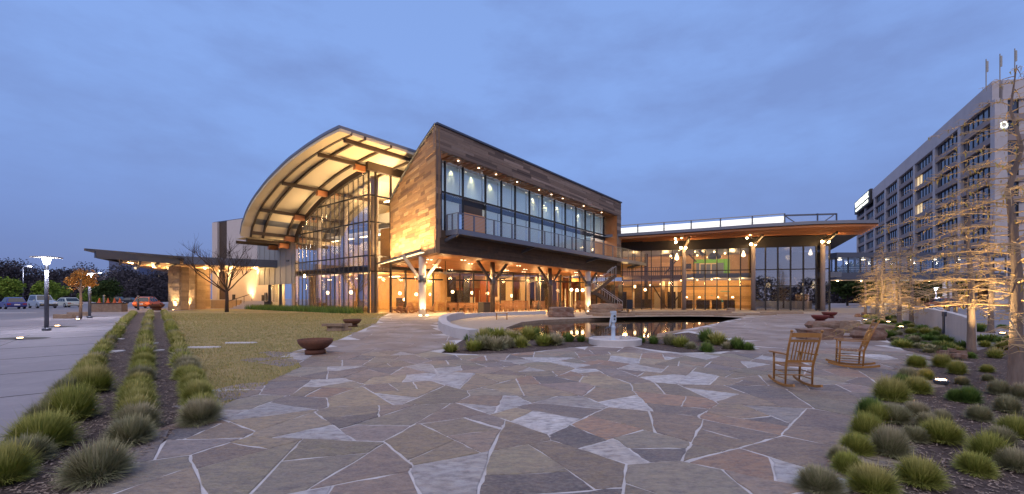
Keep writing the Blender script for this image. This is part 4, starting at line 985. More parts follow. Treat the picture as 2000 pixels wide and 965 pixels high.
def uplight(p, aim, pwr, nm='ground_uplight', lab='small round ground uplight', grp='ground uplights', cone=70, col=WARM2):
    t = thing(nm, lab, 'uplight', p, grp); MB().lathe([(.11, -.03), (.13, .03), (.10, .05)], p, 12).build('housing', 'steel', t); MB().lathe([(.085, .05), (.08, .06)], p, 12).build('lens', 'bulb', t)
    light('SPOT', Vector(p) + Vector((0, 0, .12)), pwr, col, .05, t, aim=aim, cone=cone, blend=.9); return t
for px, py in ((478, 597), (486, 597)):
    p = at(px, 57.2, GL + .62); uplight(p, p + Vector((.35, .55, 5)), 900, lab='small uplight on the entry terrace washing the plaster tower', grp='uplights at the plaster tower')
# canopy
can = thing('entry_canopy', 'wide flat canopy with a lit soffit and pointed tip over the drive', 'canopy', at(350, 49.6))
tip = at(164, 40.0, 6.45); k1 = at(352, 47.5, 6.45); k2 = at(556, 51.5, 6.3); b1 = at(556, 66, 6.3); b2 = at(330, 68, 6.45)
a = [tip, k1, k2, b1, b2]
recalc(MB().hexa([p + Vector((0, 0, -.1)) for p in a], [p + Vector((0, 0, .12)) for p in a]).build('roof_deck', 'steel', can))
lo = [at(200, 43.0, 5.9), at(352, 48.1, 5.75), at(340, 62, 5.75)]
pbar('edge_beam', 'steel', can, lerp(tip, k1, .08) + Vector((0, .2, -.38)), k1 + Vector((-.25, .2, -.42)), .25, .62)
pbar('edge_beam', 'steel', can, k1 + Vector((.25, .2, -.38)), k2 + Vector((0, .2, -.38)), .25, .70)
pbar('edge_beam', 'steel', can, lerp(tip, b2, .1) + Vector((0, .1, -.3)), b2 + Vector((0, 0, -.3)), .25, .5)
s_ = [lerp(tip, k1, .22), k1, k2, b1, b2, lerp(tip, b2, .25)]
recalc(MB().hexa([p + Vector((0, .75, -.60)) for p in s_], [p + Vector((0, .75, -.14)) for p in s_]).build('soffit', 'warm_wood', can))
for f in (.3, .5, .7, .9): pbar('soffit_beam', 'beam', can, lerp(tip, k1, f) + Vector((0, .5, -.72)), lerp(tip, b2, f) + Vector((0, 0, -.72)), .2, .22)
for px, py, Y in ((213, 501, 43), (258, 513, 48)):
    p = at(px, Y, py=py); MB().ball(p, .13, 8).build('floodlight', 'bulb', can); light('POINT', p - Vector((0, .4, .1)), 120, WARM, .1, can)
for px, Y in ((300, 52), (330, 56), (400, 55), (450, 55), (500, 55), (430, 60)):
    p = at(px, Y, 5.35); light('POINT', p, 420, WARM, .2, can); MB().tube([p + Vector((0, 0, .42)), p + Vector((0, 0, .3))], .12, 10).build('downlight', 'downlight', can)
def pier(p, wd, dp, h, ang, label, rows):
    t = thing('stone_pier', label, 'pier', p); m = Matrix.Rotation(ang, 4, 'Z')
    z = 0
    pbox('core', 'pillar_stone', t, (p[0], p[1], p[2] + h / 2), (wd - .08, dp - .08, h), ang)
    while z < h - .02:
        hh = min(U(.16, .34), h - z); x = -wd / 2
        while x < wd / 2 - .02:
            l = min(U(.35, .8), wd / 2 - x)
            if wd / 2 - x - l < .2: l = wd / 2 - x
            q = m @ Vector((x + l / 2, -dp / 2 + U(-.05, .03), 0)); pbox('stone_block', 'pillar_stone', t, (p[0] + q.x, p[1] + q.y, p[2] + z + hh / 2), (l - .015, .22, hh - .015), ang); x += l
        for sg in (-1, 1): q = m @ Vector((sg * wd / 2 + U(-.03, .04), 0, 0)); pbox('stone_block', 'pillar_stone', t, (p[0] + q.x, p[1] + q.y, p[2] + z + hh / 2), (.14, dp - .1, hh - .015), ang)
        z += hh
    return t
pp1 = at(350, 50.0); pier(pp1, 1.65, 1.0, 5.0, -.25, 'rough stone pier carrying the canopy, next to the rusty bowl', 20); uplight(pp1 + Vector((.05, -.95, .02)), pp1 + Vector((0, -.3, 4.5)), 1500, lab='ground uplight at the foot of the rough stone pier', grp='pier uplights')
pp2 = at(381, 54); pier(pp2, 1.9, 1.2, 5.0, -.3, 'broad stone pier behind the first pier under the canopy', 18); uplight(pp2 + Vector((-.3, -1.1, .02)), pp2 + Vector((-.2, -.3, 4)), 1300, lab='ground uplight before the broad stone pier', grp='pier uplights')
pp3 = at(396, 57); pier(pp3, 1.2, 1.2, 5.0, -.3, 'narrow stone pier beside the low terrace wall', 18); uplight(pp3 + Vector((0, -1.1, .02)), pp3 + Vector((.1, -.3, 4)), 1300, lab='ground uplight before the narrow stone pier', grp='pier uplights')
lw = thing('terrace_wall', 'low stone wall along the entry terrace', 'wall', at(440, 59)); pbar('wall', 'pillar_stone', lw, at(398, 59.5, GL + .55), at(470, 58.5, GL + .55), .4, 1.1); pbar('coping', 'pale_concrete', lw, at(397.5, 59.5, GL + 1.14), at(470.5, 58.5, GL + 1.14), .5, .09)
# entry steps, rail and porch
es = thing('entry_steps', 'flight of stone steps with a handrail leading to the entry', 'steps', at(490, 55.5))
for i in range(6):
    pbar('step', 'pale_concrete', es, at(452 + i * 6.5, 54.2 + i * .3, GL + .09 + i * .17), at(521, 53.2 + i * .3, GL + .09 + i * .17), .42, .18 + .001 * i)
pbar('landing', 'pale_concrete', es, at(486, 57.0, GL + .5), at(545, 56.2, GL + .5), 2.4, 1.02); pbar('cheek_wall', 'dark', es, at(520, 53.3, GL + .5), at(528, 54, GL + .5), .6, 1.0)
pbar('handrail', 'frame', es, at(446, 54, GL + 1.0), at(492, 55.8, GL + 1.95), .07, .07)
for f in (0, .33, .66, 1): q = lerp(at(446, 54, GL + .05), at(492, 55.8, GL + .95), f); post('rail_post', 'frame', es, q, q.z, q.z + 1.0, .05, .05, 0)
po = thing('entry_porch', 'dark framed glass entry porch with double doors below the canopy', 'porch', at(548, 54))
zb = GL + .9
for px, Y in ((527, 53.2), (548, 52), (573, 52.4)): post('post', 'frame', po, at(px, Y), GL, GL + 3.6, .3, .3, .4)
pbar('lintel', 'frame', po, at(525, 53.2, GL + 3.5), at(548, 51.9, GL + 3.5), .35, .35); pbar('lintel', 'frame', po, at(548, 51.9, GL + 3.5), at(574, 52.4, GL + 3.5), .35, .35)
for px in (532, 537, 542): post('door_stile', 'cream', po, at(px, 53.1), zb, GL + 3.1, .1, .08, .4)
pbox('pane', 'pane_glass', po, at(537, 53.1, GL + 2.0), (1.0, .03, 2.2), -.6); light('POINT', at(540, 54.5, 3.2), 120, WARM2, .2, po); pbar('inner_wall', 'cream', po, at(528, 55.5, 2.6), at(556, 55.5, 2.6), .1, 3.4)
# ================================================================== OFFICE BLOCK
O1 = Vector((87.5, 79.0, 0)); O0 = Vector((144.5, 182.0, 0)); off = thing('office_block', 'tall concrete office block with bands of dark windows beyond the trees', 'building', (O1.x, O1.y, GL))
dO = (O0 - O1).normalized(); nO = Vector((-dO.y, dO.x, 0)); LO = (O0 - O1).length; angO = math.atan2(dO.y, dO.x)
O2 = O1 + Vector((46, -4.5, 0)); dO2 = (O2 - O1).normalized(); nO2 = Vector((dO2.y, -dO2.x, 0)); angO2 = math.atan2(dO2.y, dO2.x)
ZT = 41.4; FH = 3.72
def facade(P, d, n, Lf, ang, bays, litset):
    pbar('wall', 'office_concrete', off, P - n * 2.6 + d * 2 + Vector((0, 0, ZT / 2)), P + d * Lf - n * 2.6 + Vector((0, 0, ZT / 2)), 4, ZT - .5)
    pbar('parapet', 'office_concrete', off, P + Vector((0, 0, ZT - 1.75)) - n * .2, P + d * Lf + Vector((0, 0, ZT - 1.75)) - n * .2, .9, 3.5)
    bw = Lf / bays
    for b_ in range(bays + 1):
        q = P + d * (bw * b_ if b_ < bays else Lf); post('pier', 'office_concrete', off, q - n * .15, GL, ZT - 3.5, 1.7 if b_ in (0, bays) else 1.5, .7, ang)
    for r in range(10):
        zt_ = ZT - 3.5 - r * FH
        if zt_ < 5: break
        pbar('spandrel_band', 'office_band', off, P + Vector((0, 0, zt_ - 3.15)) - n * .1, P + d * Lf + Vector((0, 0, zt_ - 3.15)) - n * .1, .5, 1.12)
        for b_ in range(bays):
            c = P + d * (bw * (b_ + .5)) - n * .4 + Vector((0, 0, zt_ - 1.3))
            wn = pbox('window', 'lit_office' if (r, b_) in litset else random.choice(('office_glass', 'office_glass', 'office_blind')), off, c, (bw - 1.5, .1, 2.6), ang)
            for j in range(1, 6):
                m_ = c + d * ((bw - 1.5) * (j / 6 - .5)) + n * .1; pbox('window_mullion', 'dark', wn, m_, (.16, .12, 2.6), ang)
facade(O1, dO, nO, LO, angO, 8, {(1, 2), (3, 2)})
facade(O1 + dO2 * 1.2, dO2, nO2, 45, angO2, 3, set())
# bring lit windows down to part panes: dark blinds over most of the two lit bays
for r in (1, 3):
    bw = LO / 8; zt_ = ZT - 3.5 - r * FH; c = O1 + dO * (bw * 2.5 - (bw - 1.5) * .17) - nO * .3 + Vector((0, 0, zt_ - 1.3)); pbox('window_blind', 'office_glass', off, c, ((bw - 1.5) * .66, .06, 2.6), angO)
sg = thing('roof_sign', 'dark sign box with glowing white letters on the office roofline', 'sign', O0 - dO * 14 + Vector((0, 0, ZT - 4)))
pbar('sign_box', 'dark', sg, O0 + dO * .5 + nO * .5 + Vector((0, 0, ZT - 2.0)), O0 - dO * 27 + nO * .5 + Vector((0, 0, ZT - 2.0)), .8, 5.0)
def text3(s, loc, size, parent, width=None, ax=None, up=Vector((0, 0, 1)), nrm=None, mat='sign_letter'):
    cu = bpy.data.curves.new('lettering', 'FONT'); cu.body = s; cu.size = size; cu.align_x = 'CENTER'; cu.align_y = 'CENTER'; cu.extrude = .06; cu.offset = .02; cu.space_character = 1.12
    cu.materials.append(MATS[mat]); o = bpy.data.objects.new('lettering', cu); m = Matrix((ax, up, nrm)).transposed().to_4x4(); m.translation = loc; o.matrix_basis = m
    reg(o, parent); bpy.context.view_layer.update()
    me = bpy.data.meshes.new_from_object(o.evaluated_get(bpy.context.evaluated_depsgraph_get())); me.materials.clear(); me.materials.append(MATS[mat])
    if width:
        xs_ = [v.co.x for v in me.vertices]; k_ = width / (max(xs_) - min(xs_))
        for v in me.vertices: v.co.x *= k_
    bpy.data.objects.remove(o); W.pop(o, None) if False else None
    o2 = bpy.data.objects.new('lettering', me); o2.matrix_basis = m; return reg(o2, parent)
c = O0 - dO * 13.2 + nO * 1.0
text3('WATERMARK', c + Vector((0, 0, ZT - 1.2)), 3.2, sg, 24, -dO, nrm=nO)
text3('COMMUNITY CHURCH', c + Vector((0, 0, ZT - 3.4)), 1.4, sg, 22, -dO, nrm=nO)
lt = thing('corner_letter', 'single glowing round letter on the office corner window', 'sign letter', O1 + dO2 * 2 + Vector((0, 0, 33)))
text3('O', O1 + dO2 * 1.2 + nO2 * .5 + Vector((0, 0, ZT - 8.3)), 1.7, lt, None, dO2, nrm=nO2)
for px, zt_ in ((1926, 47), (1953, 48), (1982, 49)):
    p = at(px, 82, ZT); t = thing('roof_antenna', 'slim antenna panel mast on the office roof', 'antenna', p, 'antennas on the office roof'); post('mast', 'grille', t, p, ZT - .6, zt_, .12, .12, 0); post('panel', 'grille', t, p + Vector((.2, 0, 0)), zt_ - 2.4, zt_ - .4, .32, .2, 0)
# lobby under the block
lb = thing('office_lobby', 'warm lit lobby at the foot of the office block', 'building', at(1790, 84))
for px, Y, wd in ((1765, 86, 5), (1800, 85, 4), (1838, 84, 2.2), (1885, 84, 3), (1700, 88, 4)): pbox('lobby_wall', 'interior_wall', lb, at(px, Y, 2.7), (wd, .5, 4.4))
for px in (1780, 1815, 1860, 1920): pbox('lobby_column', 'dark_wood', lb, at(px, 82, 3.2), (1, 1, 5.2))
recalc(MB().hexa([at(1690, 80, 5.3), at(2100, 76, 5.3), at(2100, 92, 5.3), at(1690, 92, 5.3)], [at(1690, 80, 5.8), at(2100, 76, 5.8), at(2100, 92, 5.8), at(1690, 92, 5.8)]).build('lobby_roof', 'office_band', lb))
for px in (1770, 1812, 1850, 1890): light('POINT', at(px, 81.5, 4.2), 300, WARM, .3, lb)
# ================================================================== SKYBRIDGE
sb = thing('skybridge', 'enclosed glass skybridge linking the pavilion to the office block', 'skybridge', at(1760, 62))
xa, xb = at(1622, 61.5).x, at(1925, 63).x; Yb = 62.0
pbox('roof', 'steel', sb, ((xa + xb) / 2, Yb, 7.95), (xb - xa, 3.4, .7)); pbox('floor_beam', 'steel', sb, ((xa + xb) / 2, Yb, 5.05), (xb - xa, 3.2, .95)); pbox('soffit', 'cream', sb, ((xa + xb) / 2, Yb, 4.53), (xb - xa, 2.8, .08))
nx = 14
for i in range(nx + 1):
    x = lerp(xa, xb, i / nx)
    for dy in (-1.55, 1.55): pbox('post', 'frame', sb, (x, Yb + dy, 6.56), (.24 if i % 3 == 0 else .1, .16, 2.1))
    if i < nx:
        xm = lerp(xa, xb, (i + .5) / nx)
        for dy in (-1.55, 1.55): pbox('pane', 'clear_glass', sb, (xm, Yb + dy, 6.56), ((xb - xa) / nx - .12, .03, 2.05))
for z in (6.0, 6.25): pbox('guard_rail', 'cable', sb, ((xa + xb) / 2, Yb - 1.4, z), (xb - xa, .05, .05))
for i in range(7): 
    p = Vector((lerp(xa, xb, (i + .5) / 7), Yb, 7.45)); pbox('ceiling_light', 'downlight', sb, p, (.35, .35, .06)); light('POINT', p - Vector((0, 0, .3)), 22, (1, .85, .6), .1, sb)
for px, py in ((1636, 546), (1682, 545), (1815, 543)): p = at(px, Yb - .5, 4.45); MB().ball(p, .12, 6).build('soffit_lamp', 'globe', sb); light('POINT', p - Vector((0, 0, .25)), 40, WARM2, .1, sb)
for px in (1740, 1850): pbox('support', 'office_concrete', sb, at(px, Yb, 2.5), (.7, .7, 4.0))
# ================================================================== WALLS
cw = thing('garden_wall', 'curved board marked concrete wall edging the garden bed', 'wall', G(1893, 690))
wpts = [Vector((*q, 0)) for q in PX([(1700, 611.5), (1745, 620), (1780, 630), (1815, 640), (1850, 655), (1880, 676), (1893, 690)])]
mb = MB(); th = Vector((.42, .18, 0)); n = len(wpts); topz = [1.62, 1.55, 1.50, 1.45, 1.40, 1.36, 1.33]
sm_ = []
for i in range(n - 1):
    for q in range(3): sm_.append((lerp(wpts[i], wpts[i + 1], q / 3), lerp(topz[i], topz[i + 1], q / 3)))
sm_.append((wpts[-1], topz[-1]))
for (a, za), (b_, zb_) in zip(sm_, sm_[1:]):
    lowr = [Vector((a.x, a.y, gz(a.y) - .1)), Vector((b_.x, b_.y, gz(b_.y) - .1)), Vector((b_.x, b_.y, gz(b_.y) - .1)) + th, Vector((a.x, a.y, gz(a.y) - .1)) + th]
    upr = [Vector((p.x, p.y, z_)) for p, z_ in zip(lowr, (za, zb_, zb_, za))]
    MB().hexa(lowr, upr).build('wall_panel', 'pale_concrete', cw)
p = G(1843, 656); pbox('conduit_post', 'steel', cw, p + Vector((-.1, -.1, .45)), (.06, .06, .9)); pbox('outlet_box', 'steel', cw, p + Vector((-.1, -.13, .92)), (.12, .1, .2))
sw = thing('seat_wall', 'low curved concrete seat wall round the patio edge', 'wall', G(860, 640))
arc = [Vector((*q, 0)) for q in PX([(1060, 613.5), (980, 616), (930, 618.5), (895, 621.5), (868, 627), (857, 634), (856, 642), (864, 651), (885, 660), (915, 666)])]
for i in range(len(arc) - 1):
    a, b_ = arc[i], arc[i + 1]; d = (b_ - a).normalized(); n_ = Vector((-d.y, d.x, 0)) * .42
    l_ = [Vector((p.x, p.y, gz(p.y) - .05)) for p in (a, b_, b_ + n_, a + n_)]; hh = .42 if i > 2 else .28
    recalc(MB().hexa(l_, [Vector((p.x, p.y, gz(p.y) + hh)) for p in l_]).build('wall_panel', 'pale_concrete', sw))
# ================================================================== BOWLS, BOULDERS, PUMP
def bowl(p, r, label, mat='rust', base=True):
    t = thing('fire_bowl', label, 'fire bowl', p)
    h = r * .62; z0 = r * .28 if base else .02
    MB().lathe([(r * .42, z0), (r * .72, z0 + h * .25), (r * .93, z0 + h * .62), (r, z0 + h), (r * .95, z0 + h), (r * .86, z0 + h * .62), (r * .5, z0 + h * .35), (.02, z0 + h * .3)], p, 32).build('bowl', mat, t, True)
    MB().lathe([(r * .86, z0 + h * .6), (.02, z0 + h * .68)], p, 20).build('ash_bed', 'ash', t)
    if base: MB().lathe([(r * .58, .02), (r * .58, r * .26), (r * .5, r * .3)], p, 28).build('base_ring', mat, t, True)
    return t
p = G(616, 692); bowl(p, 33 / F * p.y, 'large rusty steel fire bowl standing on the lawn edge flagstones')
p = G(688, 639); bowl(p, 17.5 / F * p.y, 'smaller rusty fire bowl beside the firewood pile')
p = G(1602, 630); bowl(p + Vector((0, 0, .02)), 15 / F * p.y, 'dark red fire bowl standing just behind the flat boulders', 'red_bowl')
p = G(1620, 622); bowl(p + Vector((0, 0, .02)), 13 / F * p.y, 'dark red fire bowl farthest from the boulders', 'red_bowl')
p = at(306, 49); bowl(p + Vector((0, 0, .01)), .75, 'brown fire bowl standing beside the rough stone pier', 'rust')
def boulder(px, py, wx, dy, h, rz, label, mat='boulder', seed=0, rough=.10):
    random.seed(seed); p = G(px, py); bm = bmesh.new(); bmesh.ops.create_cube(bm, size=1); bmesh.ops.subdivide_edges(bm, edges=bm.edges, cuts=4, use_grid_fill=True)
    ph = [U(0, 6) for _ in range(6)]
    for v in bm.verts:
        c = v.co.copy(); r_ = c.length; sph = c.normalized() * .56; v.co = c.lerp(sph, .32)
        k_ = 1 + rough * (math.sin(c.x * 5 + ph[0]) + math.sin(c.y * 6 + ph[1]) + math.sin(c.z * 7 + ph[2]) + .7 * math.sin(c.x * 11 + c.z * 9 + ph[3])) * .7
        v.co *= k_; v.co.z = max(v.co.z, -.46) + U(-.02, .02)
        v.co = Vector((v.co.x * wx + U(-.012, .012) * wx, v.co.y * dy, (v.co.z + .44) * h))
    me = bpy.data.meshes.new('boulder'); bm.to_mesh(me); bm.free(); me.materials.append(MATS[mat])
    o = bpy.data.objects.new('boulder', me); o.matrix_basis = TR(p.x, p.y, p.z - .02, rz); reg(o); return tag(o, label, 'boulder')
boulder(1600, 663, 1.6, .65, .46, .12, 'long flat grey and red boulder lying in front on the patio', seed=1)
boulder(1612, 645, 1.5, .55, .5, -.1, 'dark brown boulder behind the long flat grey boulder', seed=2)
boulder(1660, 650, .62, .55, .62, .2, 'squared upright brown stone block between two boulder groups', 'stone', 3, .05)
boulder(1697, 664, 1.1, .7, .58, .1, 'rounded red brown boulder behind the leaning rocking chair', seed=4)
boulder(1698, 650, 1.6, .6, .42, -.2, 'dark grey boulder leaning over the red boulder', 'stone', 5)
boulder(1648, 659, .9, .5, .1, .1, 'low dark stone slab beside the flat boulder', seed=6)
boulder(1097, 619.5, 1.9, 1.0, .75, .1, 'hollowed brown boulder on the pond terrace near the dark column', seed=7)
boulder(1178, 611, 2.6, .8, .95, .1, 'pale tan boulder bench below the pale column', 'stone', 8)
boulder(1195, 607.5, 2.2, .8, .9, 0, 'brown boulder under the stair landing', seed=9)
boulder(1182, 614.5, 2.8, .7, .42, .05, 'dark flat boulder between the pond and the boulder bench', 'stone', 10)
boulder(1427, 608.5, .8, .5, .4, 0, 'small pale rock at the foot of the pavilion glass', 'stone', 11)
random.seed(40)
def pile(px, py, n, label, r, s):
    p = G(px, py); t = thing('rock_pile', label, 'rock pile', p)
    for i in range(n):
        a = U(0, 6.28); q = p + Vector((math.cos(a) * U(0, r), math.sin(a) * U(0, r * .5), .04 + U(0, .18) * (1 if i % 3 == 0 else .3)))
        o = slab('rock', q, s * U(.7, 1.4), s * U(.5, 1), s * U(.35, .6), U(0, 3), 'boulder', t, 7)
pile(1690, 620, 16, 'low pile of broken rocks at the bed edge', .7, .3)
pile(1862, 702, 14, 'heap of split stones at the end of the garden wall', .6, .2)
fw = thing('firewood_pile', 'stack of split firewood beside the smaller fire bowl', 'firewood', G(657, 647)); p = G(657, 647)
for i in range(14): q = p + Vector((U(-.35, .35), U(-.15, .15), .08 + (i // 5) * .11)); a = U(-.4, .4); pbar('log', 'stone', fw, q - Vector((math.cos(a) * .35, math.sin(a) * .35, 0)), q + Vector((math.cos(a) * .35, math.sin(a) * .35, 0)), .13, .12)
# hand pump on its round pad
pc = G(1201, 672); pad = thing('pump_basin', 'round pale concrete basin at the pond edge under the pump', 'basin', pc)
MB().lathe([(.92, -.02), (.93, .20), (.86, .22), (.80, .22), (.78, .16), (.02, .14)], pc, 40).build('rim', 'pale_concrete', pad)
o = slab('stone_chip', pc + Vector((.42, .25, .15)), .35, .25, .13, .3, 'pale_concrete', pad)
pu = thing('hand_pump', 'pale blue iron hand pump standing on the round basin', 'hand pump', pc + Vector((-.06, 0, .14))); q = pc + Vector((-.06, 0, .14))
MB().lathe([(.14, 0), (.14, .03), (.075, .05), (.07, .42), (.085, .44), (.085, .48), (.06, .5), (.055, .62), (.09, .64), (.09, .68)], q, 18).build('barrel', 'pump_paint', pu, True)
pbox('head_block', 'pump_paint', pu, q + Vector((.01, 0, .82)), (.17, .13, .30)); pbox('head_cap', 'pump_paint', pu, q + Vector((.0, 0, 1.0)), (.20, .16, .07))
MB().tube([q + Vector((-.06, -.05, .92)), q + Vector((-.12, -.08, .7)), q + Vector((-.15, -.1, .5))], .022, 8).build('handle', 'pump_paint', pu); MB().tube([q + Vector((-.04, 0, .46)), q + Vector((-.24, -.02, .45)), q + Vector((-.27, -.02, .40))], .03, 8).build('spout', 'steel', pu)
MB().tube([q + Vector((.03, -.07, .86)), q + Vector((.03, -.09, .86))], .04, 10).build('pivot_bolt', 'dark', pu); MB().tube([q + Vector((.03, -.07, .75)), q + Vector((.03, -.09, .75))], .03, 10).build('pivot_bolt', 'dark', pu)
# ================================================================== FURNITURE
def rocker(mat, label, group=None):
    t = thing('rocking_chair', label, 'rocking chair', (0, 0, 0), group)
    for s in (-1, 1):
        pts = [(s * .25, y, .035 + .16 * (abs(y + .05) / .55) ** 2.2 * .55) for y in [-.52 + i * .1 for i in range(11)]]
        mb = MB()
        for a, b_ in zip(pts, pts[1:]): mb.bar(a, b_, .035, .05)
        mb.build('rocker', mat, t)
        MB().tube([(s * .25, .26, .06), (s * .255, .25, .30), (s * .26, .24, .64)], [.017, .023, .02], 8).build('front_leg', mat, t, True)
        MB().tube([(s * .25, -.2, .05), (s * .25, -.22, .42), (s * .265, -.34, .78), (s * .275, -.48, 1.12)], [.017, .023, .022, .018], 8).build('back_post', mat, t, True)
        MB().ball((s * .275, -.49, 1.14), .028, 6).build('finial', mat, t, True)
        mb = MB(); mb.hexa([(s * .23, -.30, .655), (s * .31, -.30, .655), (s * .335, .30, .645), (s * .22, .30, .645)], [(s * .23, -.30, .68), (s * .31, -.30, .68), (s * .335, .30, .67), (s * .22, .30, .67)]); recalc(mb.build('armrest', mat, t))
        for z in (.17, .29): MB().tube([(s * .25, -.2, z), (s * .25, .25, z)], .011, 6).build('side_rung', mat, t)
    for i in range(7):
        y = -.2 + i * .072; pbox('seat_slat', mat, t, (0, y, .425 - .012 * math.sin(i / 6 * 3.14) + .01 * i / 6), (.52, .06, .018))
    for z in (.17, .27): MB().tube([(-.25, .255, z), (.25, .255, z)], .011, 6).build('front_rung', mat, t)
    MB().tube([(-.25, -.205, .25), (.25, -.205, .25)], .011, 6).build('back_rung', mat, t)
    pbar('top_slat', mat, t, (-.26, -.455, 1.06), (.26, -.455, 1.06), .022, .085); pbar('upper_rail', mat, t, (-.26, -.405, .945), (.26, -.405, .945), .022, .05); pbar('lower_rail', mat, t, (-.25, -.255, .53), (.25, -.255, .53), .024, .045)
    for i in range(7):
        x = -.18 + i * .06; pbar('spindle', mat, t, (x, -.26, .54), (x, -.402, .94), .03 if i == 3 else .017, .014)
    return t
rk = rocker('chair_wood', 'honey wood rocking chair turned with its slatted back to the patio')
rk.matrix_basis = TR(5.72, 8.85, gz(8.85) + .022, R(-6), 1.0); W[rk] = rk.matrix_basis
r2 = copy_tree(rk, TR(8.52, 10.95, gz(10.95) + .022, R(60), 1.02)); r2['label'] = 'honey wood rocking chair seen from the side near the boulders'
random.seed(9)
rp_ = rocker('chair_wood_pale', 'pale wood rocking chair in the row under the timber wing', 'rocking chairs on the terrace')
spots = [(992, 612.5, 190), (1003, 613, 170), (1015, 612, 200), (1028, 612.3, 180), (1040, 612, 160), (1062, 611.5, 200), (1128, 609.5, 170), (1137, 609, 190)]
for i, (px, py, a) in enumerate(spots):
    p = G(px, py); T = TR(p.x, p.y, p.z + .008, R(a + U(-15, 15)))
    if i == 0: rp_.matrix_basis = T; W[rp_] = T
    else: copy_tree(rp_, T)
rd = rocker('frame', 'dark painted rocking chair among the pale ones on terrace', 'dark rocking chairs')
for i, (px, py, a) in enumerate([(1051, 611.3, 190), (1097, 608.2, 170)]):
    p = G(px, py); T = TR(p.x, p.y, p.z + .008, R(a))
    if i == 0: rd.matrix_basis = T; W[rd] = T
    else: copy_tree(rd, T)
def lounge():
    mat = 'chair_wood_pale'; t = thing('lounge_chair', 'low slatted wooden lounge chair near the pale lit column', 'lounge chair', (0, 0, 0), 'lounge chairs by the lit column')
    for s in (-1, 1):
        pbar('front_leg', mat, t, (s * .33, .35, 0), (s * .33, .33, .55), .1, .04); pbar('rear_leg', mat, t, (s * .27, -.55, .02), (s * .27, .36, .36), .04, .12)
        pbar('armrest', mat, t, (s * .36, -.35, .53), (s * .36, .45, .57), .13, .03); pbar('arm_brace', mat, t, (s * .34, -.3, .2), (s * .34, -.3, .53), .05, .04)
    for i in range(6): pbar('seat_slat', mat, t, (-.3, -.2 + i * .11, .28 + i * .02), (.3, -.2 + i * .11, .28 + i * .02), .09, .025)
    for i in range(5): x = -.24 + i * .12; pbar('back_slat', mat, t, (x, -.22, .26), (x * 1.15, -.55, .98 - abs(x) * .2), .02, .1)
    pbar('back_rail', mat, t, (-.3, -.42, .6), (.3, -.42, .6), .03, .07); return t
lg = lounge()
for i, (px, py, a) in enumerate([(776, 611.5, 60), (794, 612.5, 160), (814, 612, -70), (839, 610.5, 110), (806, 610.5, 200)]):
    p = G(px, py); T = TR(p.x, p.y, p.z + .006, R(a))
    if i == 0: lg.matrix_basis = T; W[lg] = T
    else: copy_tree(lg, T)
def table(label, group):
    t = thing('dining_table', label, 'table', (0, 0, 0), group)
    for i in range(6): pbox('top_slat', 'chair_wood_pale', t, (0, -.375 + i * .15, .74), (1.5, .14, .035))
    for x in (-.66, .66):
        for y in (-.36, .36): pbox('leg', 'chair_wood_pale', t, (x, y, .36), (.07, .07, .72))
    for y in (-.36, .36): pbox('apron', 'chair_wood_pale', t, (0, y, .68), (1.32, .03, .09))
    return t
tb = table('slatted wooden dining table on the covered patio', 'dining tables on the patio')
def armchair():
    t = thing('patio_armchair', 'square wooden armchair drawn up to a patio dining table', 'armchair', (0, 0, 0), 'armchairs on the patio'); mat = 'chair_wood_pale'
    for x in (-.27, .27):
        pbox('front_leg', mat, t, (x, .25, .32), (.05, .05, .64)); pbox('back_leg', mat, t, (x, -.25, .45), (.05, .05, .9)); pbox('armrest', mat, t, (x, .0, .65), (.07, .56, .03))
    for i in range(5): pbox('seat_slat', mat, t, (0, -.2 + i * .1, .43), (.5, .085, .025))
    for i in range(5): pbox('back_slat', mat, t, (-.18 + i * .09, -.25, .66), (.05, .02, .42))
    pbox('top_rail', mat, t, (0, -.25, .89), (.54, .04, .06)); return t
ac = armchair(); fa = [True, True]
for px, py, a in ((893, 609.5, 10), (922, 610.5, 15), (985, 608.5, 20), (868, 607.8, 15)):
    p = G(px, py); T = TR(p.x, p.y, p.z + .006, R(a))
    if fa[0]: tb.matrix_basis = T; W[tb] = T; fa[0] = False
    else: copy_tree(tb, T)
    for dx, dy, ra in ((-.4, -.75, 0), (.4, -.75, 0), (-.4, .75, 180), (.4, .75, 180), (1.05, 0, 90)):
        q = T @ Vector((dx, dy, 0)); T2 = TR(q.x, q.y, p.z + .006, R(a + ra + U(-12, 12)))
        if fa[1]: ac.matrix_basis = T2; W[ac] = T2; fa[1] = False
        else: copy_tree(ac, T2)
p = G(948, 612.5); t = thing('planter_box', 'dark square planter box beside the steel column', 'planter', p)
pbox('box', 'dark', t, p + Vector((0, 0, .5)), (.95, .95, .92), .6); pbox('rim', 'frame', t, p + Vector((0, 0, .98)), (1.02, 1.02, .06), .6)
for sx in (-.35, .35):
    for sy in (-.35, .35): q = Matrix.Rotation(.6, 4, 'Z') @ Vector((sx, sy, 0)); pbox('foot', 'dark', t, p + Vector((q.x, q.y, .03)), (.1, .1, .06), .6)
def bench(px, py, wd, label, rz=0):
    p = G(px, py); t = thing('low_bench', label, 'bench', p); m = Matrix.Rotation(rz, 4, 'Z')
    for i in range(4): q = m @ Vector((0, -.15 + i * .1, .42)); pbox('seat_slat', 'chair_wood', t, p + q, (wd, .085, .035), rz)
    for sx in (-1, 1):
        for sy in (-.13, .13): q = m @ Vector((sx * (wd / 2 - .07), sy, .2)); pbox('leg', 'chair_wood', t, p + q, (.06, .06, .4), rz)
        q = m @ Vector((sx * (wd / 2 - .07), 0, .36)); pbox('cross_rail', 'chair_wood', t, p + q, (.04, .24, .06), rz)
bench(980, 624.5, .8, 'small wooden bench in front of the curved seat wall', .05); bench(1216, 615, 1.1, 'wooden bench at the pond edge by the stair foot')
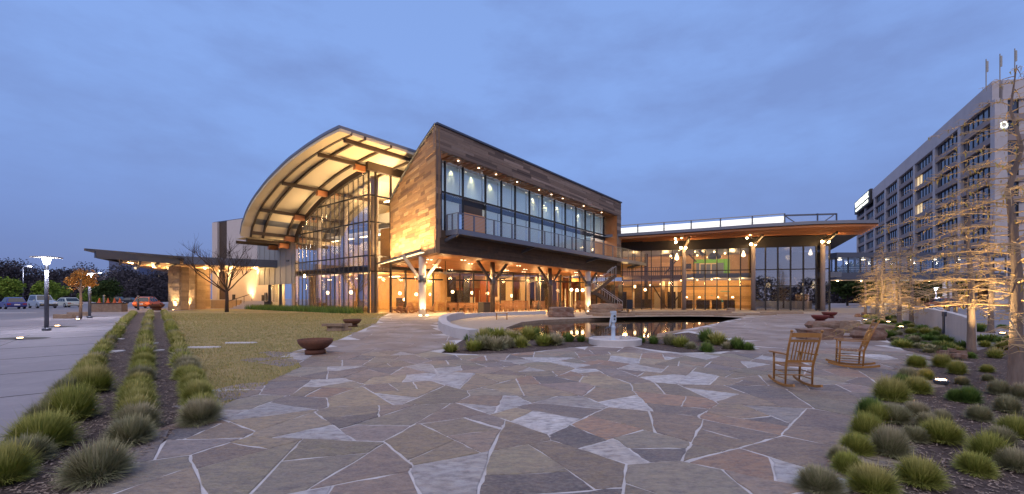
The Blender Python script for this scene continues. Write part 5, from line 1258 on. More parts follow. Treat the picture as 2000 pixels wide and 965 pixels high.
p = G(1230, 612); t = thing('folded_chair', 'dark purple upright deck chair beside the stair foot', 'chair', p)
pbox('back', 'car_black', t, p + Vector((0, 0, .85)), (.55, .06, .8)); pbox('seat', 'car_black', t, p + Vector((0, -.25, .43)), (.55, .5, .05))
for sx in (-.25, .25):
    for sy in (-.45, 0): pbox('leg', 'frame', t, p + Vector((sx, sy, .22)), (.04, .04, .44))
# ================================================================== LAMPS, BOLLARDS, PARKING THINGS
def lamp_post(px, py, head_py, label, power, group=None, disc=.55, arm=False, Y=None):
    p = G(px, py) if Y is None else at(px, Y); t = thing('lamp_post', label, 'lamp post', p, group)
    zt_ = H + (HY - head_py) / F * p.y
    MB().lathe([(.16, .0), (.16, .1), (.12, .14)], p, 14).build('base', 'steel', t); MB().tube([p + Vector((0, 0, .05)), Vector((p.x, p.y, zt_))], [.085, .07], 12).build('pole', 'steel', t, True)
    if arm:
        pbar('arm', 'steel', t, Vector((p.x, p.y, zt_)), Vector((p.x + 1.2, p.y, zt_ + .15)), .12, .1); pbox('head', 'steel', t, (p.x + 1.5, p.y, zt_ + .16), (.9, .4, .14)); pbox('lens', 'bulb_white', t, (p.x + 1.5, p.y, zt_ + .06), (.75, .32, .06))
        light('POINT', (p.x + 1.5, p.y - .2, zt_ - .4), power, COOL, .2, t)
    else:
        MB().lathe([(.09, 0), (.13, .14), (.16, .28)], (p.x, p.y, zt_), 20).build('lens', 'bulb_white', t, True); MB().lathe([(disc, .30), (disc, .33), (.1, .38)], (p.x, p.y, zt_), 28).build('head_disc', 'grille', t, True)
        light('POINT', (p.x, p.y, zt_ - .25), power, COOL, .25, t)
lamp_post(91, 646, 516, 'disc headed lamp post on the walk with a bright cone lens', 420)
lamp_post(175, 621, 542, 'disc headed lamp post beside the small orange tree', 380)
lamp_post(45, 594, 521, 'tall parking lot lamp post beyond the silver vehicle', 1500, None, .5, True)
lamp_post(187, 590, 533, 'tall parking lot lamp between the green trees', 900, None, .5, True); lamp_post(237, 587.5, 548, 'thin parking lot lamp near the dark parked cars', 700, None, .4, True); lamp_post(24, 588, 533, 'far parking lot lamp before the woods', 700, None, .4, True); lamp_post(217, 586.5, 541, 'distant thin lamp rising from the treeline', 500, None, .4, True)
lamp_post(1828, 598, 566, 'greenish street lamp glowing under the skybridge', 700, None, .4, Y=60); 
for px, py, tpy, lb in ((270, 605.5, 580, 'steel bollard at the end of the shrub rows'), (203, 606, 579, 'steel bollard before the long planter trough'), (176, 611, 572, 'steel bollard beneath the second disc lamp')):
    p = G(px, py); zt_ = H + (HY - tpy) / F * p.y; t = thing('bollard', lb, 'bollard', p); MB().lathe([(.16, .004), (.16, .03), (.1, .05)], p, 12).build('base', 'steel', t); MB().tube([p, Vector((p.x, p.y, zt_))], .09, 12).build('post', 'steel', t, True); MB().lathe([(.1, 0), (.1, .12), (.03, .16)], (p.x, p.y, zt_), 12).build('cap', 'grille', t)
random.seed(17)
for px, py, wpx in ((45, 661, 90), (118, 638, 55), (185, 618, 40)):
    p = G(px, py); t = tag(slab('gravel_strip', p, wpx / F * p.y, .9, .012, -.12, 'ash'), kind='structure')
for px, py in ((39, 663), (112, 638.5), (152, 625)):
    p = G(px, py, .014); uplight(p, p + Vector((0, 0, 3)), 90, lab='small recessed light glowing in the gravel strip', grp='walkway uplights', cone=150)
p = G(213, 609); t = thing('planter_trough', 'long dark planter trough standing on the drive', 'planter', p); pbox('trough', 'stone', t, p + Vector((0, 0, .42)), (2.9, .8, .82), .1); pbox('rim', 'dark', t, p + Vector((0, 0, .86)), (3.0, .9, .07), .1)
for i, dx in enumerate((-.9, -.1, .5, 1.0)):
    q = p + Vector((dx, dx * .1, .895)); t = thing('traffic_cone', 'orange traffic cone standing on the planter trough', 'cone', q, 'traffic cones'); MB().lathe([(.14, 0.03), (.03, .5)], q, 12).build('cone_body', 'cone', t); pbox('cone_base', 'cone', t, q + Vector((0, 0, .015)), (.34, .34, .03))
for px, py, a in ((127, 622, .1), (150, 617, .25)): 
    p = G(px, py); tag(slab('stone_log', p, 1.4, .35, .3, a, 'stone'), 'rough stone block lying along the walk edge', 'stone block', 'stone blocks by the walk')
for x, y, l in ((-47, 40.5, 5), (-49, 37.5, 4), (-42, 29, 4.2)):
    tag(slab('paint_mark', (x, y, gz(y) + .006), l, .5, .004, .1, 'paint_line', None, 8), kind='structure')
# cars
def car(label, mat, L_, wd, h, kind, T, lights_on=False):
    t = thing('parked_car', label, 'car', (0, 0, 0)); x0_, x1_ = -L_ / 2, L_ / 2; hb = h * .56; gb = .24
    body = [(x0_, gb + .12), (x0_ + .05, gb + .5), (x0_ + .1, hb - .03), (x0_ + .7, hb + .02), (x1_ - 1.25, hb), (x1_ - .25, hb - .12), (x1_ - .02, gb + .42), (x1_, gb + .1), (x1_ - .2, gb), (x0_ + .2, gb)]
    mb = MB(); n = len(body); ys = ((-wd / 2 + .05, .96), (-wd / 2, 1), (wd / 2, 1), (wd / 2 - .05, .96))
    mb.hexa([(x, -wd / 2, z) for x, z in body], [(x, wd / 2, z) for x, z in body]); bo = recalc(mb.build('body', mat, t))
    bv = bo.modifiers.new('bevel', 'BEVEL'); bv.width = .07; bv.segments = 2; bv.limit_method = 'ANGLE'
    if kind == 'suv': cab = [(x0_ + .08, hb - .05), (x0_ + .25, h - .03), (x0_ + .8, h), (x1_ - 2.05, h - .02), (x1_ - 1.3, hb - .02)]
    elif kind == 'hatch': cab = [(x0_ + .1, hb - .05), (x0_ + .55, h - .06), (x0_ + 1.2, h), (x1_ - 2.0, h - .03), (x1_ - 1.15, hb - .02)]
    else: cab = [(x0_ + .55, hb - .02), (x0_ + 1.25, h - .04), (x0_ + 1.7, h), (x1_ - 2.1, h - .02), (x1_ - 1.2, hb - .02)]
    def inset(z): return wd / 2 - .06 - .17 * max(0, (z - hb)) / (h - hb)
    mb = MB(); mb.hexa([(x, -inset(z), z) for x, z in cab], [(x, inset(z), z) for x, z in cab]); recalc(mb.build('cabin', mat, t))
    (a0, b0), (a1, b1), (a2, b2), (a3, b3), (a4, b4) = cab
    for s in (-1, 1):
        for fa_, fb_ in ((.08, .34), (.37, .63), (.66, .94)):
            def P(f, top):
                if top: x, z = lerp(a1, a3, f) + .03, h - .12
                else: x, z = lerp(a0 + .12, a4 - .12, f), hb + .05
                return Vector((x, s * (inset(z) + .012), z))
            q = [P(fa_, 0), P(fb_, 0), P(fb_, 1), P(fa_, 1)]
            mb = MB(); mb.v = q; mb.f = [(0, 1, 2, 3)]; mb.build('side_window', 'car_glass', t)
        pbox('mirror', mat, t, (x1_ - 1.6, s * (wd / 2 + .08), hb + .08), (.14, .18, .12))
        for wx in (x0_ + .85, x1_ - .9):
            wh = MB().lathe([(.2, -.1), (.31, -.1), (.33, -.06), (.33, .06), (.31, .1), (.2, .1)], (0, 0, 0), 20); wh.v = [Vector((v.x + wx, s * (wd / 2 - .08) + v.z, v.y + .33)) for v in wh.v]; wo = wh.build('wheel', 'tyre', t, True)
            rm = MB().lathe([(.19, -.11), (.19, .11)], (0, 0, 0), 14); rm.v = [Vector((v.x + wx, s * (wd / 2 - .08) + v.z * 1.02, v.y + .33)) for v in rm.v]; rm.build('rim', 'rim', wo)
        pbox('tail_lamp', 'tail' if lights_on else 'tail_off', t, (x0_ + .04, s * (wd / 2 - .2), hb - .2), (.1, .34, .16)); pbox('headlamp', 'headlamp', t, (x1_ - .12, s * (wd / 2 - .25), hb - .26), (.22, .4, .14))
    for (xa, za), (xb, zb_) in (((a0, b0), (a1, b1)), ((a4, b4), (a3, b3))):
        sgn = -1 if xa < 0 else 1; o_ = Vector((sgn * .015, 0, .01)); q = [Vector((lerp(xa, xb, .15), -inset(lerp(za, zb_, .15)) + .08, lerp(za, zb_, .15))) + o_, Vector((lerp(xa, xb, .15), inset(lerp(za, zb_, .15)) - .08, lerp(za, zb_, .15))) + o_, Vector((lerp(xa, xb, .92), inset(lerp(za, zb_, .92)) - .08, lerp(za, zb_, .92))) + o_, Vector((lerp(xa, xb, .92), -inset(lerp(za, zb_, .92)) + .08, lerp(za, zb_, .92))) + o_]
        mb = MB(); mb.v = q; mb.f = [(0, 1, 2, 3)]; mb.build('windscreen' if sgn > 0 else 'rear_window', 'car_glass', t)
    pbox('bumper', 'dark' if kind == 'suv' else mat, t, (x1_ - .02, 0, gb + .2), (.16, wd - .1, .22)); pbox('bumper', mat, t, (x0_ + .02, 0, gb + .2), (.16, wd - .1, .22)); pbox('licence_plate', 'plate', t, (x0_ - .065, 0, hb - .28), (.02, .5, .14))
    t.matrix_basis = T; W[t] = T; return t
def ct(px, py, rz): p = G(px, py); return TR(p.x, p.y, p.z + .01, R(rz))
car('dark blue hatchback parked at the lot edge', 'car_blue', 4.1, 1.75, 1.48, 'hatch', ct(24, 603.5, 150))
car('silver blue sport utility vehicle parked beside the blue hatchback', 'car_silver', 4.6, 1.85, 1.8, 'suv', ct(83, 601.8, -28))
car('pale sedan parked with its tail to the small orange tree', 'car_white', 4.7, 1.8, 1.45, 'sedan', ct(131, 600.2, 158))
car('orange hatchback with lit tail lamps waiting under the canopy', 'car_orange', 4.2, 1.85, 1.55, 'hatch', ct(290, 602, 108), True)
car('black sport utility vehicle parked far across the drive', 'car_black', 4.7, 1.9, 1.85, 'suv', ct(232, 591.5, 10)); car('black sedan parked next to the far black vehicle', 'car_black', 4.6, 1.85, 1.5, 'sedan', ct(256, 591.8, 5)); car('dark red sedan parked beyond the garden wall', 'car_red', 4.6, 1.8, 1.4, 'sedan', ct(1850, 603.5, 10))
# ================================================================== VEGETATION
random.seed(77)
def clump_mesh(n, r, h, mat, wd=.010, lean=1.0):
    mb = MB()
    for _ in range(n):
        a = U(0, 6.283); el = math.acos(U(.0, 1)) * lean; d = Vector((math.cos(a) * math.sin(el), math.sin(a) * math.sin(el), math.cos(el) * 1.0 + .12))
        b = Vector((math.cos(a + U(-1, 1)) * U(0, r * .38), math.sin(a + U(-1, 1)) * U(0, r * .38), 0)); ln = U(.80, 1.04) if random.random() > .02 else U(1.05, 1.25)
        tip = b * .6 + Vector((d.x * r * ln, d.y * r * ln, max(d.z, .1) * h * ln)); mid = b.lerp(tip, .5) + Vector((0, 0, h * .10))
        s = Vector((-math.sin(a + U(-.6, .6)), math.cos(a + U(-.6, .6)), 0)) * wd * U(.7, 1.3)
        k_ = len(mb.v); mb.v += [b - s * .6, b + s * .6, mid + s, mid - s, tip]; mb.f += [(k_, k_ + 1, k_ + 2, k_ + 3), (k_ + 3, k_ + 2, k_ + 4)]
    return mb.mesh('grass_clump', mat)
near_c = {m_: [clump_mesh(2600, .37, .44, m_, .0055) for _ in range(2)] for m_ in ('clump_green', 'clump_grey', 'clump_deep')}
far_c = {m_: [clump_mesh(380, .37, .42, m_, .016) for _ in range(2)] for m_ in ('clump_green', 'clump_grey', 'clump_deep')}
CL = [0]
def put_clump(p, s, mat, label, group, hz=1.0):
    me = random.choice((near_c if p.y < 11 else far_c)[mat]); o = bpy.data.objects.new('grass_clump', me)
    o.matrix_basis = Matrix.Translation(p) @ Matrix.Rotation(U(-.14, .14), 4, 'X') @ Matrix.Rotation(U(0, 6.28), 4, 'Z') @ Matrix.Diagonal((s * U(.92, 1.1), s * U(.9, 1.1), s * hz * U(.82, 1.1), 1)); reg(o); CL[0] += 1; return tag(o, label, 'grass clump', group)
rowdef = [((12, 948), (262, 612.5), 'rounded grass clump in the row edging the concrete walk'), ((256, 866), (293, 611.5), 'rounded grass clump in the middle row between mulch strips'), ((397, 826), (320, 611), 'rounded grass clump in the row beside the lawn')]
for a, b_, lb in rowdef:
    A0, B0 = G(*a), G(*b_); ln = (B0 - A0).length; s = 0
    while s < ln:
        p = A0.lerp(B0, s / ln); p.z = gz(p.y); p.x += U(-.06, .06)
        mt = 'clump_grey' if p.y < 7 and random.random() < .8 else ('clump_green' if random.random() < .8 else 'clump_grey')
        put_clump(p, U(.72, .84), mt, lb, lb.replace('rounded grass clump', 'clumps'), U(.95, 1.15)); s += U(.62, .76) if p.y < 14 else U(.75, .95)
for px, py in ((192, 938), (192, 944)): 
    if py < 940: put_clump(G(px, py), .92, 'clump_grey', 'large round grey green grass clump at the flagstone corner', None, 1.1)
for px, py in ((80, 880), (140, 822), (180, 768)): put_clump(G(px, py), 1.0, 'clump_green', 'spiky green grass tuft leaning over the walk edge', 'tufts at the walk edge', 1.25)
# right garden bed
RB = [(1602, 962, 'clump_grey', 1), (1655, 925, 'clump_green', .8), (1705, 965, 'clump_green', 1.0), (1797, 948, 'clump_green', 1.0), (1903, 925, 'clump_green', .85), (1932, 900, 'clump_green', 1.1), (1738, 890, 'clump_grey', 1.05), (1672, 885, 'clump_green', .9), (1692, 853, 'clump_green', 1.0), (1748, 828, 'clump_grey', 1.1), (1785, 862, 'clump_grey', .75), (1840, 865, 'clump_green', 1.15), (1842, 828, 'clump_grey', .7), (1790, 815, 'clump_grey', .9), (1812, 834, 'clump_grey', .8), (1740, 785, 'clump_green', 1.3), (1790, 768, 'clump_green', 1.3), (1880, 752, 'clump_grey', .8), (1865, 784, 'clump_deep', .8), (1893, 788, 'clump_deep', 1.0), (1912, 822, 'clump_grey', .85), (1950, 772, 'clump_grey', .9), (1968, 806, 'clump_grey', .9), (1985, 855, 'clump_green', 1.0), (1955, 868, 'clump_grey', .9), (1995, 780, 'clump_grey', 1), (1928, 728, 'clump_green', .7), (1790, 718, 'clump_green', 1.2), (1840, 718, 'clump_green', 1.2), (1870, 732, 'clump_green', 1.1), (1930, 745, 'clump_grey', .6), (1775, 745, 'clump_grey', 1.0), (1808, 742, 'clump_green', .9), (1945, 700, 'clump_green', 1.2), (1815, 684, 'clump_grey', .7), (1852, 688, 'clump_green', .6), (1755, 655, 'clump_grey', .9), (1985, 920, 'clump_grey', 1), (1640, 900, 'clump_grey', .7), (1720, 825, 'clump_green', .9), (1700, 815, 'clump_deep', 1.0), (1760, 760, 'clump_deep', 1.0), (1895, 700, 'clump_deep', .8)]
for i, (px, py, mt, s) in enumerate(RB): put_clump(G(px, py), s * U(.54, .62), mt, {'clump_green': 'tufted yellow green ornamental grass clump in the mulched garden bed', 'clump_grey': 'dry grey tufted grass clump in the mulched garden bed', 'clump_deep': 'deep green tufted grass clump in the mulched garden bed'}[mt], {'clump_green': 'yellow green', 'clump_grey': 'dry grey', 'clump_deep': 'deep green'}[mt] + ' grass clumps in the garden bed', 1.15)
for _ in range(120):
    px, py = U(1690, 1890), U(616, 690)
    p = G(px, py)
    if inpoly(p.x, p.y, rightbed) and not inpoly(p.x, p.y, patG): put_clump(p, U(.5, 1.0), random.choice(('clump_deep', 'clump_deep', 'clump_green', 'clump_grey')), 'low green grass clump between the curved wall and flagstones', 'grass clumps along the curved wall', .8)
for _ in range(26):
    px, py = U(1905, 2080), U(640, 690); put_clump(G(px, py), U(.6, 1.1), random.choice(('clump_deep', 'clump_green')), 'green grass clump on the far side of the curved wall', 'clumps beyond the curved wall', .8)
CB = [(880, 688, 'clump_green', .8), (925, 686, 'clump_green', 1.0), (945, 682, 'clump_grey', 1.1), (968, 684, 'clump_grey', 1.1), (990, 680, 'clump_grey', 1.0), (1018, 678, 'clump_green', 1.0), (945, 668, 'clump_green', 1.1), (975, 664, 'clump_green', 1.2), (1000, 667, 'clump_green', 1.1), (1030, 664, 'clump_green', 1.1), (1062, 676, 'clump_green', 1.1), (1085, 674, 'clump_grey', 1.1), (1110, 668, 'clump_deep', .8), (1135, 668, 'clump_deep', .7), (1045, 662, 'clump_deep', 1.0), (915, 665, 'clump_deep', .7), (1252, 670, 'clump_deep', .6), (1277, 672, 'clump_deep', .75), (1308, 674, 'clump_grey', .9), (1330, 678, 'clump_green', 1.0), (1380, 668, 'clump_deep', 1.0), (1402, 674, 'clump_green', 1.1), (1380, 688, 'clump_deep', .7), (1440, 682, 'clump_deep', .9), (1460, 684, 'clump_deep', .7), (1350, 682, 'clump_grey', .6), (1420, 682, 'clump_grey', .6), (955, 656, 'clump_deep', .9), (1155, 669, 'clump_deep', .5)]
for px, py, mt, s in CB: put_clump(G(px, py), s * .98, mt, {'clump_green': 'yellow green', 'clump_grey': 'dry greyish', 'clump_deep': 'dark leafy green'}[mt] + ' grass clump beside the pond and pump basin', {'clump_green': 'green', 'clump_grey': 'dry', 'clump_deep': 'dark'}[mt] + ' clumps in the pond planting bed', 1.15)
# hedge of grasses along the curtain wall
hd = MB()
for _ in range(5200):
    t_ = U(.2, 23.5); p = wp(t_, GL) + nW * U(.35, 1.9); h_ = U(.35, .75); a = U(0, 6.28); s = Vector((math.cos(a), math.sin(a), 0)) * .03; tp = p + Vector((U(-.2, .2), U(-.2, .2), h_)); k_ = len(hd.v); hd.v += [p - s, p + s, tp]; hd.f.append((k_, k_ + 1, k_ + 2))
tag(hd.build('grass_hedge', 'clump_deep'), 'dark green strip of tall grass along the curtain wall foot', 'hedge')
# lawn blades, mulch chips
lb_ = MB(); lx0, lx1 = min(q[0] for q in lawnG), max(q[0] for q in lawnG)
cnt = 0
while cnt < 42000:
    y = 7 + (U(0, 1) ** 2.2) * 32; x = U(lx0, lx1)
    if not inpoly(x, y, lawnG): continue
    cnt += 1; a = U(0, 6.28); s = Vector((math.cos(a), math.sin(a), 0)) * (.004 + y * .0004); p = Vector((x, y, gz(y) + .014)); tp = p + Vector((U(-.04, .04), U(-.04, .04), U(.03, .065))); k_ = len(lb_.v); lb_.v += [p - s, p + s, tp]; lb_.f.append((k_, k_ + 1, k_ + 2))
tag(lb_.build('lawn_grass', 'lawn_blade'), 'short patchy green and straw lawn grass blades', 'grass', kind='stuff')
mc = MB()
def chips(poly, n, ymin, ymax):
    x0_, x1_ = min(q[0] for q in poly), max(q[0] for q in poly); c = 0
    while c < n:
        y = ymin + (U(0, 1) ** 1.8) * (ymax - ymin); x = U(x0_, x1_)
        if not inpoly(x, y, poly): continue
        c += 1; a = U(0, 6.28); d = Vector((math.cos(a), math.sin(a), U(-.3, .3))) * U(.008, .03); s = Vector((-d.y, d.x, U(-.01, .01))) * .28; p = Vector((x, y, gz(y) + .028)); k_ = len(mc.v); mc.v += [p - d - s, p + d - s, p + d + s, p - d + s]; mc.f.append((k_, k_ + 1, k_ + 2, k_ + 3))
chips(rightbed, 16000, 3.6, 14); chips(leftbed, 10000, 3.6, 20); chips(bedG, 1500, 13, 20)
tag(mc.build('mulch_chips', 'mulch_chip'), 'loose bark chips scattered over the planting beds', 'mulch', kind='stuff')
# ---- trees
def cypress(p, h, r0, spread, seed, nb, label, tw_=1.0, low=.16, leaf=True):
    random.seed(seed); t = thing('cypress_tree', label, 'tree', p, None)
    tp = [Vector((p.x + U(-.03, .03) * i * .5, p.y + U(-.03, .03) * i * .5, p.z - .03 + h * i / 8)) for i in range(9)]
    MB().tube([tp[0] + Vector((0, 0, 0)), tp[0].lerp(tp[1], .25)] + tp[1:], [r0 * 1.55, r0 * 1.05] + [r0 * (1 - .93 * i / 8) for i in range(1, 9)], 10).build('trunk', 'bark', t, True)
    br = MB(); lf = MB()
    def tpos(f): i = min(7, int(f * 8)); return tp[i].lerp(tp[i + 1], f * 8 - i)
    az = U(0, 6)
    for q in range(nb):
        f = low + (1 - low) * (q + U(0, .8)) / nb; az += 2.4 + U(-.5, .5); L_ = spread * (max(.04, 1 - f) ** .7) * U(.7, 1.15) + .12
        d = Vector((math.cos(az), math.sin(az), 0)); b0 = tpos(min(f, .99)); rise = U(.05, .42)
        pts = []; curl = U(-.35, .35); side = Vector((-d.y, d.x, 0))
        for k_ in range(6):
            u = k_ / 5; pts.append(b0 + d * L_ * u + side * curl * L_ * u * u + Vector((0, 0, L_ * (rise * u - .42 * u * u))))
        rb = max(.007, r0 * .20 * (1 - f * .6)); br.tube(pts, [rb * (1 - .85 * k_ / 5) for k_ in range(6)], 5, False)
        nt_ = int(L_ * 9 * tw_) + 2
        for k_ in range(nt_):
            u = U(.18, 1); i = min(4, int(u * 5)); b = pts[i].lerp(pts[i + 1], u * 5 - i); sg_ = 1 if k_ % 2 else -1
            tl = U(.12, .42) * (1.1 - .5 * u) * (L_ ** .4); dd = (side * sg_ * U(.5, 1) + d * U(.3, .9)).normalized()
            m1 = b + dd * tl * .55 + Vector((0, 0, U(-.02, .06))); m2 = b + dd * tl + Vector((0, 0, -U(.02, .35) * tl))
            br.tube([b, m1, m2], [rb * .36 + .002, rb * .26 + .0018, .0014], 3, False)
            if leaf:
                for _ in range(1 if random.random() < .6 else 0):
                    c = b.lerp(m2, U(.3, 1)); l2 = U(.04, .11) * (1.3 if tw_ < .8 else 1); dv = Vector((U(-.4, .4), U(-.4, .4), -1)).normalized() * l2; sv = dd.cross(dv).normalized() * l2 * .16
                    n_ = len(lf.v); lf.v += [c - sv, c + sv, c + dv]; lf.f.append((n_, n_ + 1, n_ + 2))
    br.build('branches', 'twig', t); 
    if leaf and lf.v: lf.build('foliage', 'cypress_leaf', t)
    return t
CY = [(1984, 765, 6.3, .115, 3.1, 64, 'nearest tall bare cypress with long drooping golden branches', 1.2), (1897, 690, 5.8, .11, 2.0, 56, 'bare cypress standing at the end of the curved wall', 1.1), (1757, 638, 4.7, .11, 1.25, 80, 'golden lit bare cypress before the curved wall middle', 1.0), (1780, 633, 5.2, .11, 1.3, 70, 'slender cypress beside the golden lit one', .9), (1713, 619, 5.0, .12, 1.4, 70, 'cypress near the pavilion corner with amber twigs', .9), (1724, 625, 5.0, .12, 1.3, 70, 'cypress between the pavilion corner and the golden one', .9), (1742, 616, 5.6, .12, 1.5, 60, 'cypress growing behind the curved wall near skybridge', .8), (1866, 622, 6.6, .12, 1.6, 46, 'bare cypress behind the curved wall at its low end', .8), (1852, 615, 5.4, .11, 1.5, 44, 'thin cypress in the road side strip beyond the wall', .7), (1935, 650, 5.6, .11, 1.7, 46, 'bare cypress in the strip beyond the curved wall end', .9), (1690, 613.5, 5.0, .11, 1.2, 55, 'cypress nearest the skybridge junction', .7), (2030, 690, 8.6, .12, 2.4, 34, 'cypress at the bed edge past the tallest one', .9)]
for i, (px, py, h, r0, sp, nb, lb, tw_) in enumerate(CY):
    p = G(px, py); cypress(p, h, r0, sp, 100 + i, nb, lb, tw_, .24 if i < 2 else .16)
for px, py, pw_, tx, ty in ((1838, 752, 150, 1984, 765), (1940, 698, 110, 1897, 690), (1958, 655, 120, 1935, 650), (1760, 642, 90, 1757, 638), (1690, 628, 140, 1713, 619), (1735, 632, 140, 1724, 625), (1698, 618, 110, 1690, 613)):
    p = G(px, py, .06); q = G(tx, ty); uplight(p, q + Vector((0, 0, 3.6)), pw_ * 8, 'garden_uplight', 'glowing garden spotlight among the grass clumps aimed at a tree', 'garden uplights', 76, (1, .68, .28))
def branchy(p, h, label, seed):
    random.seed(seed); t = thing('bare_tree', label, 'tree', p); tr = MB(); br = MB()
    tr.tube([p + Vector((0, 0, -.05)), p + Vector((.02, 0, h * .18)), p + Vector((-.03, .02, h * .33))], [.19, .15, .13], 10)
    def grow(b, d, L_, r, lev):
        pts = [b]; dd = d.copy()
        for _ in range(4): dd = (dd + Vector((U(-.18, .18), U(-.18, .18), U(-.02, .16)))).normalized(); pts.append(pts[-1] + dd * L_ / 4)
        br.tube(pts, [r * (1 - .55 * i / 4) for i in range(5)], 6 if lev < 2 else 4, False)
        if lev < 4:
            for i in range(5 if lev < 1 else 4):
                f = U(.3, 1); k_ = min(3, int(f * 4)); bp = pts[k_].lerp(pts[k_ + 1], f * 4 - k_); a = U(0, 6.28); nd = (dd + Vector((math.cos(a), math.sin(a), U(-.1, .5))) * U(.5, .9)).normalized(); grow(bp, nd, L_ * U(.5, .72), r * .5, lev + 1)
    top = p + Vector((-.03, .02, h * .33))
    for i in range(9):
        a = i * .7 + U(-.2, .2); grow(top - Vector((0, 0, U(0, h * .1))), Vector((math.cos(a) * U(.6, 1.1), math.sin(a) * .8, U(.45, 1.1))).normalized(), h * U(.34, .46), .07, 1)
    tr.build('trunk', 'bark_dark', t, True); br.build('branches', 'bark_dark', t); return t
branchy(G(443, 610), 7.3, 'dark bare spreading tree on the lawn before the canopy', 3)
def leafy(p, h, cr, label, mat, seed, n=1500, ls=.16, trunk='bark_dark', flat=.8, group=None, name='leafy_tree'):
    random.seed(seed); t = thing(name, label, 'tree', p, group); th_ = max(.05, h - cr * 1.6 * flat)
    mb = MB(); mb.tube([p + Vector((0, 0, -.05)), p + Vector((.03, 0, th_ * .6)), p + Vector((0, .03, th_ * 1.1))], [h * .022 + .03, h * .018 + .02, h * .014 + .015], 8)
    c0 = p + Vector((0, 0, h - cr * flat))
    cl = []
    for i in range(26):
        a, e_ = U(0, 6.28), U(-.8, 1.4); r_ = cr * U(.4, .86); cc = c0 + Vector((math.cos(a) * math.cos(e_) * r_, math.sin(a) * math.cos(e_) * r_, math.sin(e_) * r_ * flat)); cl.append((cc, cr * U(.22, .42)))
        if i < 10: mb.tube([p + Vector((0, 0, th_ * U(.8, 1.1))), cc], [h * .009 + .01, .008], 5, False)
    mb.build('trunk', trunk, t, True); lf = MB()
    for _ in range(n):
        cc, rr = random.choice(cl); v = Vector((random.gauss(0, 1), random.gauss(0, 1), random.gauss(0, .8))).normalized() * rr * U(.5, 1.1); q = cc + v; u = Vector((U(-1, 1), U(-1, 1), U(-1, 1))).normalized() * ls * U(.6, 1.3); w_ = u.cross(Vector((U(-1, 1), U(-1, 1), U(-1, 1)))).normalized() * ls * .6
        k_ = len(lf.v); lf.v += [q - u, q + w_, q + u, q - w_]; lf.f.append((k_, k_ + 1, k_ + 2, k_ + 3))
    lf.build('crown', mat, t); return t
leafy(G(14, 597.5), 4.9, 2.6, 'lime green round tree behind the blue hatchback', 'leaf_lime', 1, 2600, .2); leafy(G(88, 596), 4.6, 2.5, 'bright green tree behind the silver vehicle', 'leaf_lime', 2, 2400, .22); leafy(G(105, 594.5), 4.5, 3.0, 'yellow green tree behind the pale sedan', 'leaf_lime', 3, 2400, .24)
leafy(G(157, 622.5), 3.3, .92, 'small orange leaved tree lit from below on the walk', 'leaf_autumn', 4, 2200, .055, 'bark'); leafy(G(188, 594), 4.6, 3.0, 'pale green tree beyond the planter trough', 'leaf_lime', 5, 2200, .24); leafy(G(214, 598), 4.5, 2.3, 'dark green young tree near the dark parked cars', 'leaf_dark', 6, 2400, .2)
p = G(153, 625.5, .02); light('SPOT', p + Vector((0, 0, .15)), 260, (1, .6, .2), .05, None, aim=G(157, 622.5) + Vector((0, 0, 2.6)), cone=80)
for px, Y, h, cr, sd in ((1655, 78, 7.5, 4.2, 21), (1690, 76, 7, 4.0, 22), (1735, 78, 7.5, 4.3, 23), (1830, 74, 6.2, 3.4, 24), (1800, 79, 7, 4, 25)):
    leafy(at(px, Y), h, cr, 'dark spreading oak growing beneath and behind the skybridge', 'leaf_dark', sd, 2600, .3, group='oaks behind the skybridge', name='oak_tree')
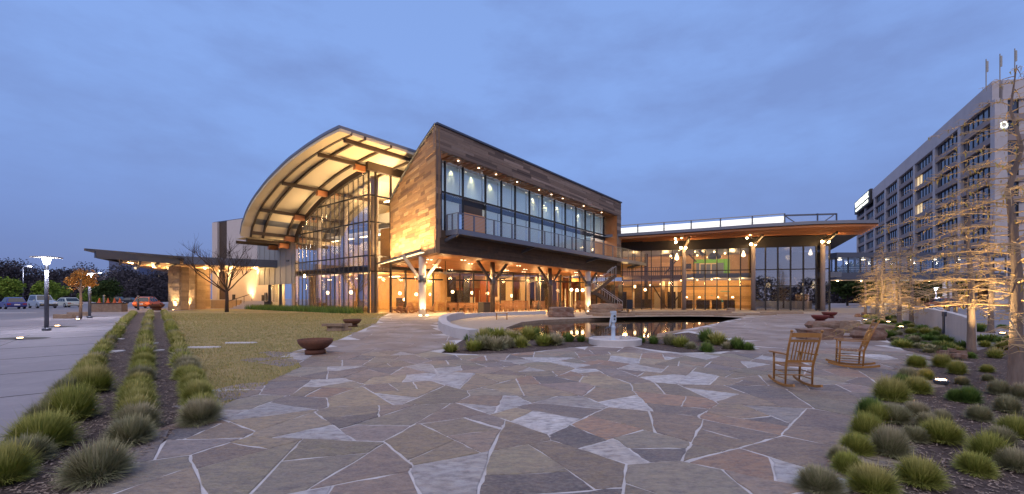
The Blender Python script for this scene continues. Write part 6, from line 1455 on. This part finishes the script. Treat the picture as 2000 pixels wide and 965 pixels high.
# far woods and buildings
random.seed(55); fwd = MB()
def wood(cx_, cy_, rx, h, n):
    for _ in range(n):
        a = U(0, 6.28); r_ = U(0, 1) ** .5; z = U(0, 1); k_ = math.sqrt(max(0, 1 - (z - .35) ** 2 / .5)); q = Vector((cx_ + math.cos(a) * rx * r_ * k_, cy_ + math.sin(a) * rx * r_ * k_, gz(cy_) + z * h * U(.85, 1.1))); u = Vector((U(-1, 1), U(-1, 1), U(-1, 1))).normalized() * U(.2, .6); w_ = u.cross(Vector((U(-1, 1), U(-1, 1), U(-1, 1)))).normalized() * .22
        b_ = len(fwd.v); fwd.v += [q - u, q + w_, q + u, q - w_]; fwd.f.append((b_, b_ + 1, b_ + 2, b_ + 3))
for i in range(60):
    px = -120 + i * 8.4; Y = U(150, 190); wood((px - 1000) / F * Y, Y, U(5, 8), U(7, 13) + (3 if 120 < px < 170 or px < 40 else 0), 1500)
for i in range(26): x = -60 + i * 5.5; wood(x, -48 + U(-6, 6), 4.5, U(5, 8), 900)
for i in range(16): px = 1600 + i * 20; wood((px - 1000) / F * 120, 120, 6, U(6, 9), 900)
tag(fwd.build('far_woods', 'leaf_wood'), 'dark distant woods along the horizon', 'woods', kind='stuff')
for pa, pb_, Y, pt, lb in ((234, 290, 260, 512, 'flat blue distant tower block seen under the canopy'), (290, 345, 300, 530, 'lower distant block with red lattice mast')):
    a, b_ = at(pa, Y), at(pb_, Y); z1 = H + (HY - pt) / F * Y; t = thing('distant_building', lb, 'building', (a + b_) / 2); pbar('wall', 'far_building', t, Vector((a.x, a.y, z1 / 2)), Vector((b_.x, b_.y, z1 / 2)), 14, z1); pbar('roof_parapet', 'far_building', t, Vector((a.x, a.y, z1 + .3)), Vector((b_.x, b_.y, z1 + .3)), 14.6, .7)
    for r in range(4):
        for c_ in range(5): pbox('window', 'lit_office' if (r * 5 + c_ + pa) % 11 == 0 else 'office_glass', t, lerp(a, b_, (c_ + .5) / 5) + Vector((0, -7.05, z1 * .35 + r * z1 * .15)), (1.6, .15, 1.2))
    if pa == 290: p = lerp(a, b_, .05); post('lattice_mast', 'lattice_red', t, p + Vector((0, -6, 0)), z1 - 4, z1 + 6, .7, .7, 0); pbar('lattice_mast', 'lattice_red', t, p + Vector((0, -7.4, z1 - 3)), p + Vector((6, -7.4, z1 - 5)), .5, .7)
print('CLUMPS', CL[0])
